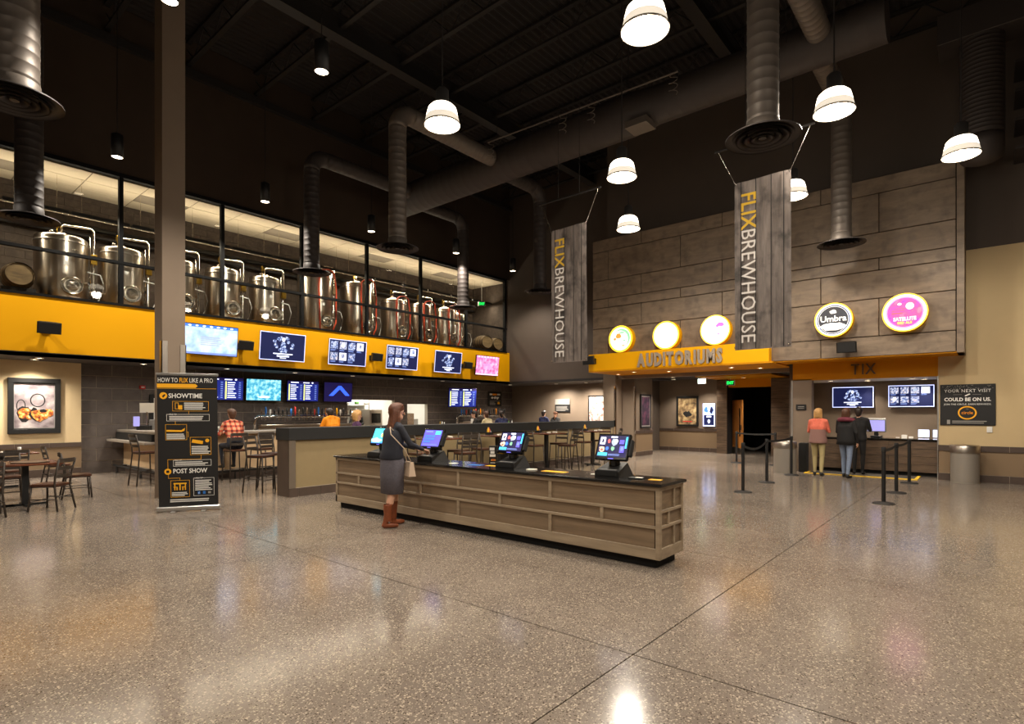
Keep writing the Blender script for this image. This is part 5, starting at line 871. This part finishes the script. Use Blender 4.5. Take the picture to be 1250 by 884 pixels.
# ================================================================== TICKET BOOTH
t = thing('ticket_counter', 'wood plank ticket counter with dark top under the two screens', 'counter', (17.7, 0, 0)); MB().box(.04, .6, .94, 4.06, .1, .9).build('carcass', 'groove', t); MB().box(.1, .6, .96, 4.04, 0, .1).build('toe_kick', 'black_matte', t); MB().bbox(-.02, .64, .935, 4.07, .9, .95, .005).build('worktop', 'granite', t)
for i, (z0, z1) in enumerate(((.1, .3), (.3, .5), (.5, .7), (.7, .9))):
    q = [.94, 2.0, 3.1, 4.06] if i % 2 else [.94, 1.5, 2.6, 3.6, 4.06]
    for a, b in zip(q[:-1], q[1:]): MB().box(0, .045, a + .003, b - .003, z0 + .003, z1 - .003).build('plank', 'wood_dark', t)
tv(18.91, 3.01, 2.08, 1.0, .56, 'fig', 'ticket booth screen with dark film poster', 'ticket booth screens', RW, 0, 'aluminium', True, .066); tv(18.91, 1.62, 2.09, 1.0, .56, 'grid', 'ticket booth screen with poster grid', 'ticket booth screens', RW, 0, 'aluminium', True, .066)
t = thing('monitor', 'sales monitor seen from behind on the ticket counter', 'monitor', (17.95, 2.3, .95), RW - .1); MB().bbox(-.12, .12, -.1, .12, 0, .06, .006).build('base', 'black', t); MB().box(-.05, .05, -.02, .03, .06, .2).build('neck', 'black', t); MB().bbox(-.22, .22, -.03, .05, .16, .5, .01).build('display_case', 'grey_plastic', t); f = MB(); flat(f, content('lav', .4, .29), -.032); f.build('screen', None, t, (0, 0, .33)); MB().bbox(-.2, .2, -.02, .09, .49, .53, .005).build('top_printer', 'white_plastic', t)
t = thing('back_desk', 'white back desk inside the ticket booth', 'desk', (18.6, 0, 0)); MB().bbox(0, .38, .95, 2.3, .86, .9, .005).build('desktop', 'white', t); MB().box(.05, .36, 1.0, 1.04, 0, .86).box(.05, .36, 2.2, 2.24, 0, .86).build('side_panel', 'white', t)
for y, lb in ((1.32, 'white screened computer on the booth back desk'), (1.0, 'second white screened computer at the booth back desk edge')):
    q = thing('monitor', lb, 'monitor', (18.75, y, .9), RW); MB().bbox(-.13, .13, -.02, .02, .06, .28, .005).build('display_case', 'black', q); f = MB(); flat(f, [('r', -.12, -.1, .12, .1, 's_white')], -.022); f.build('screen', None, q, (0, 0, .17)); MB().box(-.06, .06, -.06, .06, 0, .01).box(-.02, .02, -.01, .02, .01, .08).build('stand', 'black', q)
for i, (y, w_, h_) in enumerate(((1.6, .1, .08), (1.75, .12, .12), (1.9, .08, .05))): tag(MB().bbox(-.06, .06, -w_ / 2, w_ / 2, 0, h_, .004).build('paper_box', 'white', None, (18.72, y, .9)), ['small white box beside the booth computer', 'taller white box on the booth back desk', 'flat white box at the inner end of the booth desk'][i], 'box', 'boxes in the ticket booth')
fm = thing('floor_mat', 'dark floor mat edged with yellow hazard tape at the ticket counter', 'mat', (0, 0, 0)); MB().box(16.75, 17.62, 1.35, 3.75, .0, .012).build('mat_body', 'mat_grey', fm); MB().box(16.68, 16.76, 1.3, 3.8, 0, .016).build('tape', 'hazard', fm); MB().box(16.76, 17.62, 1.3, 1.37, 0, .016).build('tape', 'hazard', fm); MB().box(16.76, 17.62, 3.73, 3.8, 0, .016).build('tape', 'hazard', fm)
# stanchions
def stanchion(x, y, label, to=None, h=1.02):
    t = thing('stanchion', label, 'stanchion', (x, y, 0), 0, 'black queue barrier posts'); MB().lathe([(.175, 0), (.175, .01), (.16, .022), (.05, .035), (.04, .04)], 32).build('base', 'black_steel', t); MB().cyl((0, 0, .03), (0, 0, h - .1), .033, n=16).build('post', 'black', t); MB().lathe([(.034, h - .1), (.038, h - .09), (.038, h - .01), (.03, h), (0, h)], 16).build('belt_head', 'black_matte', t)
    if to:
        dx, dy = to[0] - x, to[1] - y; n = 12; vs = []; fs = []; L = math.hypot(dx, dy); nx, ny = -dy / L * .002, dx / L * .002
        for i in range(n + 1):
            u = .02 + .96 * i / n; sag = -.1 * 4 * u * (1 - u) * to[2]; z = h - .05 + sag
            for a, b in ((1, -.025), (1, .025), (-1, .025), (-1, -.025)): vs.append((dx * u + a * nx, dy * u + a * ny, z + b))
        for i in range(n):
            for e in range(4): fs.append((i * 4 + e, i * 4 + (e + 1) % 4, i * 4 + 4 + (e + 1) % 4, i * 4 + 4 + e))
        MB().add(vs, fs).build('belt', 'black_matte', t)
for x, y, to, lb in ((11.87, 3.84, (13.85, 3.94, 1.3), 'black barrier post standing nearest in the row before the dark doorway'), (13.85, 3.94, (15.92, 3.92, .3), 'black barrier post in the middle of the row before the doorway'), (15.92, 3.92, None, 'black barrier post beside the grey bin and pier'), (18.6, 6.22, (18.45, 5.0, .3), 'black barrier post in front of the open wood door'), (18.45, 5.0, None, 'black barrier post behind the grey bin at the corridor'), (12.02, 1.43, (13.76, 1.42, .3), 'black barrier post nearest the camera before the ticket counter'), (13.76, 1.42, (15.87, 1.39, .3), 'black barrier post in the middle of the ticket row'), (15.87, 1.39, None, 'black barrier post at the yellow tape corner')): stanchion(x, y, lb, to)
def bin_(x, y, label, r=.27, h=.88):
    t = thing('trash_bin', label, 'bin', (x, y, 0), 0, 'round grey trash bins'); MB().lathe([(r, 0), (r, h - .16)], 32).build('body', 'can_grey', t); MB().lathe([(r + .012, h - .18), (r + .016, h - .03), (r, h), (r * .9, h), (r * .62, h - .03), (r * .6, h - .12)], 32, cap=False).build('lid', 'steel_brushed', t)
    MB().lathe([(r * .6, h - .1), (0, h - .1)], 24, cap=False).build('liner', 'black_matte', t); MB().box(r * .6, r + .03, -r * .7, -r * .5, h - .25, h - .17).build('bag_edge', 'white_plastic', t)
bin_(16.82, .41, 'round grey trash bin with steel rim against the beige wall'); bin_(16.4, 4.2, 'round grey trash bin beside the pier and barrier posts', .28, .86)
tag(MB().bbox(16.9, 17.15, 3.78, 3.98, 0, .8, .01).build('recycling_box', 'black_matte'), 'narrow black box between the grey bin and the ticket queue', 'bin')

# ================================================================== PEOPLE
def capsule(mb, p0, p1, r0, r1, n=12):
    p0 = Vector(p0); p1 = Vector(p1); d = p1 - p0; L = max(d.length, 1e-4)
    X = Matrix.Translation(p0) @ (d.to_track_quat('Z', 'Y').to_matrix().to_4x4() if d.length > 1e-4 else Matrix.Identity(4)); prof = []
    for i in range(5): a = PI / 2 * (1 - i / 4); prof.append((max(r0 * math.cos(a), 0), -r0 * math.sin(a)))
    for i in range(5): a = PI / 2 * i / 4; prof.append((max(r1 * math.cos(a), 0), L + r1 * math.sin(a)))
    mb.lathe(prof, n, None, X, False)
def remeshed(name, caps, voxel, parent, matmap, smooth=4):
    mb = MB()
    for c in caps: capsule(mb, *c[:4])
    me = bpy.data.meshes.new('raw'); me.from_pydata(mb.v, [], mb.f); o = bpy.data.objects.new('raw', me); COL.objects.link(o)
    md_ = o.modifiers.new('r', 'REMESH'); md_.mode = 'VOXEL'; md_.voxel_size = voxel
    if smooth: s = o.modifiers.new('s', 'SMOOTH'); s.factor = .5; s.iterations = smooth
    bpy.context.view_layer.update(); ne = bpy.data.meshes.new_from_object(o.evaluated_get(bpy.context.evaluated_depsgraph_get())); bpy.data.objects.remove(o); bpy.data.meshes.remove(me)
    ne.name = name; keys = []
    for c in caps:
        if matmap[c[4]] not in keys: keys.append(matmap[c[4]])
    ne.materials.clear()
    for k in keys: ne.materials.append(M[k])
    nv = len(ne.vertices); co = np.empty(nv * 3); ne.vertices.foreach_get('co', co); co = co.reshape(-1, 3); best = np.full(nv, 1e9); idx = np.zeros(nv, int)
    for c in caps:
        a = np.array(c[0]); b = np.array(c[1]); ab = b - a; l2 = max(ab @ ab, 1e-9); tt = np.clip(((co - a) @ ab) / l2, 0, 1); d = np.linalg.norm(co - a - tt[:, None] * ab, axis=1) - (c[2] + (c[3] - c[2]) * tt); m = d < best; best[m] = d[m]; idx[m] = keys.index(matmap[c[4]])
    for p in ne.polygons: p.material_index = int(idx[p.vertices[0]]); p.use_smooth = True
    return link(name, ne, parent)
def lerp(a, b, t): return tuple(x + (y - x) * t for x, y in zip(a, b))
def hand(caps, wrist, dirn, up, side, curl=.4, lab='skin', s=1.0):
    "palm, four fingers and a thumb; dirn points along the hand, up out of its back, side to the thumb"
    d = Vector(dirn).normalized(); u = Vector(up); u = (u - d * u.dot(d)).normalized(); x = d.cross(u) * side; w_ = Vector(wrist)
    for q in (-.025, 0, .025): caps.append((tuple(w_ + d * .01 + x * q * .6), tuple(w_ + d * .085 * s + x * q), .016, .014, lab))
    for q, L in ((-.036, .055), (-.012, .07), (.012, .075), (.036, .065)):
        b = w_ + d * .09 * s + x * q; k1 = b + (d * math.cos(curl) - u * math.sin(curl)) * L * .5; k2 = k1 + (d * math.cos(curl * 2.2) - u * math.sin(curl * 2.2)) * L * .5
        caps.append((tuple(b), tuple(k1), .0092, .0085, lab)); caps.append((tuple(k1), tuple(k2), .0085, .0072, lab))
    b = w_ + d * .025 + x * .03; k1 = b + (d * .6 + x * .8 - u * .2).normalized() * .04; k2 = k1 + (d * .9 + x * .3 - u * .3).normalized() * .032
    caps.append((tuple(b), tuple(k1), .012, .0105, lab)); caps.append((tuple(k1), tuple(k2), .0105, .008, lab))
def person(label, loc, rz, mats, h=1.72, seated=False, seat_h=.76, arms='down', fem=False, lean=0., turn=0., hair='short', voxel=.011, step=0., skirt=False, legs_out=.1, extras=None, sleeves=True, bow=0.):
    "one continuous figure facing -y"
    t = thing('person', label, 'person', loc, rz); k = h / 1.72; C = []
    hipz = (.93 if not seated else seat_h + .1); hy = .0; sh = .175 if fem else .19; hw = .085
    def sp(z): return -lean * (z - hipz)           # forward lean of the trunk
    chest = hipz + .34 * k; shz = hipz + .5 * k; nk = hipz + .57 * k; hd = hipz + .70 * k - bow
    C.append(((0, sp(hipz + .05) + .015, hipz + .05), (0, sp(hipz + .17) + .015, hipz + .17 * k), .1, .1, 'bottom')); C.append(((0, sp(hipz + .17) + .015, hipz + .17 * k), (0, sp(chest) + .02, chest), .1, .108, 'top')); C.append(((0, sp(chest) + .02, chest), (0, sp(nk) + .01, nk - .05), .105, .062, 'top'))
    for s in (-1, 1):
        C.append(((s * hw, sp(hipz), hipz), (s * .07, sp(hipz + .17), hipz + .17 * k), .115 if fem else .11, .1, 'bottom')); C.append(((s * .07, sp(hipz + .15), hipz + .15 * k), (s * .085, sp(chest), chest), .1, .115, 'top')); C.append(((s * .085, sp(chest), chest), (s * (sh - .06), sp(shz), shz - .03), .11, .075, 'top'))
        C.append(((s * .03, sp(nk), nk - .03), (s * (sh - .02), sp(shz), shz), .055, .058, 'top'))
        # legs
        if seated: kn = (s * (.12 + legs_out * .3), -.42, hipz - .02); an = (s * (.11 + legs_out * .2), -.38, max(.3, hipz - .48)); 
        else: kn = (s * .095, -.03 - step * s * .12, .5); an = (s * .09, .03 - step * s * .2, .09)
        C.append(((s * hw, hy, hipz - .02), kn, .09, .06, 'bottom')); mid = lerp(kn, an, .35); C.append((kn, mid, .058, .055, 'calf')); C.append((mid, an, .055, .038, 'boot' if 'boot' in mats else 'calf'))
        foot = 'shoe'; C.append(((an[0], an[1] + .02, an[2] - .045), (an[0] + s * .015, an[1] - .09, an[2] - .055), .038, .036, foot)); C.append(((an[0] + s * .015, an[1] - .09, an[2] - .055), (an[0] + s * .025, an[1] - .16, an[2] - .06), .038, .028, foot)); C.append((an, (an[0], an[1] + .015, an[2] - .05), .04, .036, foot))
        # arms
        S0 = (s * sh, sp(shz), shz - .01)
        a_ = arms[0 if s < 0 else 1] if isinstance(arms, (tuple, list)) else arms
        if a_ == 'down': E_ = (s * (sh + .07), sp(shz) + .04, shz - .28); Wr = (s * (sh + .06), sp(shz) - .06, shz - .52); up = (s, 0, 0)
        elif a_ == 'fwd': E_ = (s * (sh + .06), sp(shz) - .08, shz - .27); Wr = (s * (sh - .03), sp(shz) - .32, shz - .24); up = (0, 0, 1)
        elif a_ == 'reach': E_ = (s * (sh + .05), sp(shz) - .14, shz - .25); Wr = (s * (sh - .04), sp(shz) - .37, shz - .33); up = (0, 0, 1)
        elif a_ == 'fold': E_ = (s * (sh + .08), sp(shz) - .1, shz - .26); Wr = (s * .06, sp(shz) - .3, shz - .22); up = (0, -.3, 1)
        C.append((S0, E_, .058, .045, 'top')); C.append((E_, Wr, .043, .028, 'top' if sleeves else 'skin')); dr = Vector(Wr) - Vector(E_); hand(C, Vector(Wr) + dr.normalized() * .01, dr, up, s if a_ != 'down' else -s, .45)
    # neck and head
    ct, st_ = math.cos(turn), math.sin(turn); hy_ = sp(hd) - .02 - bow * 1.1
    def H(x, y, z): return (x * ct - y * st_, hy_ + x * st_ + y * ct, hd + z)
    C.append(((0, sp(nk), nk - .05), H(0, .02, -.07), .058, .054, 'skin')); C.append((H(0, .03, .03), H(0, -.01, .04), .09, .086, 'skin')); C.append((H(0, -.0, -.02), H(0, -.035, -.065), .074, .046, 'skin')); C.append((H(0, -.088, .012), H(0, -.104, -.022), .01, .013, 'skin'))
    for s in (-1, 1): C.append((H(s * .083, .015, .02), H(s * .083, .012, -.018), .014, .01, 'skin'))
    mm = dict(skin=mats['skin'], top=mats['top'], bottom=mats['bottom'], calf=mats.get('calf', mats['bottom']), boot=mats.get('boot', mats['bottom']), shoe=mats.get('shoe', 'black'))
    remeshed('body', C, voxel, t, mm)
    e = MB()
    for s in (-1, 1): e.ball(H(s * .032, -.082, .012), .0095, 8, 'eye'); e.box(*[v for pr in zip(H(s * .032 - .016, -.094, .032)[:1], H(s * .032 + .016, -.094, .032)[:1]) for v in pr], H(0, -.094, 0)[1], H(0, -.08, 0)[1], hd + .03, hd + .035, 'eye')
    e.build('eyes', None, t); MB().ball(H(0, -.077, -.05), .02, 8, None, 1, .4, .35).build('mouth', 'lip', t)
    Hc = [(H(0, .035, .048), H(0, -.005, .062), .1, .094, 'h'), (H(0, .05, .0), H(0, .055, -.055), .088, .066, 'h'), (H(-.05, -.045, .1), H(.05, -.045, .1), .035, .035, 'h')]
    if hair == 'long':
        for s in (-1, 0, 1): Hc.append((H(s * .055, .05, .02), (s * .075, sp(shz) + .075, shz - .1), .05, .03, 'h'))
        for s in (-1, 1): Hc.append((H(s * .075, .01, .02), (s * .1, sp(shz) - .02, shz - .02), .03, .025, 'h'))
    elif hair == 'bob':
        for s in (-1, 0, 1): Hc.append((H(s * .06, .04, .02), H(s * .065, .045, -.1), .045, .035, 'h'))
    remeshed('hair', Hc, .012, t, dict(h=mats['hair']), 3)
    return t, dict(hipz=hipz, shz=shz, hd=hd, sp=sp)
# main customer at the counter
t, q = person('woman in dark jacket, grey skirt and brown boots standing at the counter', (5.05, 6.56, 0), PI / 2 - .25, dict(skin='skin', top='denim_dark', bottom='skirt', calf='skin', boot='boot', shoe='boot', hair='hair_auburn'), 1.74, fem=True, arms='reach', hair='long', voxel=.008, step=.5, lean=.1, turn=-.2)
vs = []; fs = []; n = 40
for j, (z, rx, ry) in enumerate(((1.12, .17, .13), (1.05, .18, .14), (.93, .21, .16), (.75, .215, .162), (.485, .2, .15), (.48, .185, .135))):
    for i in range(n): a = 2 * PI * i / n; w_ = 1 + .02 * math.sin(a * 7) * (j > 1); vs.append((rx * w_ * math.cos(a), ry * w_ * math.sin(a) - .01, z))
for j in range(5):
    for i in range(n): i2 = (i + 1) % n; fs.append((j * n + i, j * n + i2, (j + 1) * n + i2, (j + 1) * n + i))
MB().add(vs, fs, None, True).build('skirt', 'skirt', t)
vs = []; fs = []
for j, (z, rx, ry, oy) in enumerate(((1.42, .12, .1, -.03), (1.38, .2, .13, -.03), (1.25, .205, .145, -.025), (1.1, .195, .14, -.01), (1.0, .215, .165, 0), (.97, .2, .15, 0))):
    for i in range(n): a = 2 * PI * i / n; vs.append((rx * math.cos(a), ry * math.sin(a) + oy, z))
for j in range(5):
    for i in range(n): i2 = (i + 1) % n; fs.append((j * n + i, j * n + i2, (j + 1) * n + i2, (j + 1) * n + i))
MB().add(vs, fs, None, True).build('jacket', 'denim_dark', t)
for s in (-1, 1): MB().lathe([(.054, .1), (.06, .16), (.056, .2), (.064, .26), (.062, .31), (.068, .335), (.062, .34)], 16, X=Matrix.Translation((s * .092, .02 - s * .5 * .15, 0)), cap=False).build('boot_shaft', 'boot', t)
b = thing('handbag', 'beige crossbody handbag hanging at the side of the woman', 'bag', (5.16, 6.3, .74), PI / 2 - .35)
MB().add([(-.14, -.05, 0), (.14, -.05, 0), (.14, .05, 0), (-.14, .05, 0), (-.11, -.025, .2), (.11, -.025, .2), (.11, .025, .2), (-.11, .025, .2)], [(3, 2, 1, 0), (4, 5, 6, 7), (0, 1, 5, 4), (1, 2, 6, 5), (2, 3, 7, 6), (3, 0, 4, 7)]).build('body', 'bag', b); MB().add([(-.115, -.03, .2), (.115, -.03, .2), (.12, -.052, .1), (-.12, -.052, .1), (-.115, -.026, .2), (.115, -.026, .2), (.12, -.046, .1), (-.12, -.046, .1)], [(0, 1, 2, 3), (7, 6, 5, 4), (3, 2, 6, 7)]).build('flap', 'bag', b)
MB().tube([(.1, 0, .19), (.12, .05, .4), (.1, .16, .6), (.0, .28, .7), (-.1, .3, .6), (-.13, .12, .4), (-.1, 0, .19)], .007, 6).build('strap', 'bag', b); MB().box(-.02, .02, -.056, -.05, .09, .12).build('clasp', 'brass', b)
def hem(t, m, rows, name):
    vs = []; fs = []; n = 32
    for z, rx, ry in rows: vs += [(rx * math.cos(2 * PI * i / n), ry * math.sin(2 * PI * i / n) + .01, z) for i in range(n)]
    for j in range(len(rows) - 1): fs += [(j * n + i, j * n + (i + 1) % n, (j + 1) * n + (i + 1) % n, (j + 1) * n + i) for i in range(n)]
    MB().add(vs, fs, None, True).build(name, m, t)
# ticket customers
t, q = person('person in coral top and khaki trousers at the ticket counter', (16.25, 3.36, 0), PI / 2, dict(skin='skin', top='coral', bottom='khaki', hair='hair_blonde', shoe='black'), 1.66, fem=True, arms='fwd', hair='bob', step=.4, sleeves=True)
hem(t, 'mauve', ((1.2, .185, .13), (1.1, .19, .135), (1.0, .2, .145), (.88, .215, .155), (.84, .215, .155), (.838, .2, .14)), 'tunic')
t, q = person('person in black jacket, maroon scarf and light jeans at the ticket counter', (16.2, 2.72, 0), PI / 2 - .2, dict(skin='skin', top='cloth_black', bottom='jeans', hair='hair_brown', shoe='black'), 1.66, fem=True, arms=('down', 'fwd'), hair='bob', step=.6)
hem(t, 'cloth_black', ((1.25, .195, .14), (1.1, .2, .145), (.95, .21, .155), (.83, .22, .16), (.828, .205, .145)), 'jacket_hem'); MB().tube([(.15 * math.cos(a), -.02 + .13 * math.sin(a), q['shz'] + .03 + .025 * math.sin(a)) for a in [i * PI / 10 for i in range(20)]], .055, 10, closed=True).build('scarf', 'maroon', t)
person('person all in black nearest the ticket counter', (17.2, 2.6, .012), PI / 2, dict(skin='skin_b', top='cloth_black', bottom='cloth_black', hair='hair_dark', shoe='black'), 1.72, arms=('fwd', 'down'))
# guests at the bar
person('guest in bright orange shirt standing at the bar with head bowed', (8.28, 13.25, 0), PI, dict(skin='skin', top='orange_shirt', bottom='denim_dark', hair='hair_dark', shoe='black'), 1.84, arms='fold', lean=.12, voxel=.012, bow=.07)
person('seated guest in red plaid shirt with back turned at the bar', (5.95, 13.72, 0), PI, dict(skin='skin', top='plaid', bottom='denim_dark', hair='hair_brown', shoe='black'), 1.78, True, arms='fold', lean=.25, voxel=.013)
person('blonde guest in purple seated behind the partition', (7.72, 11.35, 0), -PI / 2 - .3 + PI, dict(skin='skin', top='purple', bottom='denim_dark', hair='hair_blonde'), 1.7, True, arms='fold', fem=True, hair='bob', voxel=.013)
person('dark haired guest in black at the far bar, left of three', (14.35, 13.72, 0), PI + .9, dict(skin='skin', top='cloth_black', bottom='denim_dark', hair='hair_dark'), 1.7, True, arms='fold', lean=.2, voxel=.014, seat_h=.76); person('guest in cream sweater at the far bar between two dark dressed guests', (15.0, 13.72, 0), PI, dict(skin='skin', top='cloth_cream', bottom='jeans', hair='hair_brown'), 1.66, True, arms='fold', lean=.35, voxel=.014); person('guest in navy at the far bar, right of three', (15.66, 13.72, 0), PI - .4, dict(skin='skin_b', top='navy', bottom='denim_dark', hair='hair_dark'), 1.7, True, arms='fold', lean=.2, voxel=.014)
for x, y, rz, lb in ((19.85, 15.0, PI / 2, 'bar stool under the navy guest in the lounge'), (21.1, 15.25, -PI / 2, 'bar stool under the dark guest in the lounge')): dup(st0, (x, y, 0), rz, lb)
table(20.47, 15.12, .36, .6, 1.06, 'high top table in the far lounge', (0,), group='high top tables along the partition', name='high_table')
person('guest in navy sweater sitting in the far lounge', (19.85, 15.0, 0), PI / 2, dict(skin='skin', top='navy', bottom='denim_dark', hair='hair_dark'), 1.74, True, arms='fold', voxel=.014); person('guest in dark top sitting beside the navy guest in the lounge', (21.1, 15.25, 0), -PI / 2, dict(skin='skin_b', top='cloth_black', bottom='denim_dark', hair='hair_brown'), 1.62, True, arms='fold', voxel=.014)
person('cook in black working inside the bright kitchen', (13.15, 19.35, 0), -.6, dict(skin='skin', top='cloth_black', bottom='cloth_black', hair='hair_dark'), 1.74, arms='fwd', lean=.2, voxel=.014)
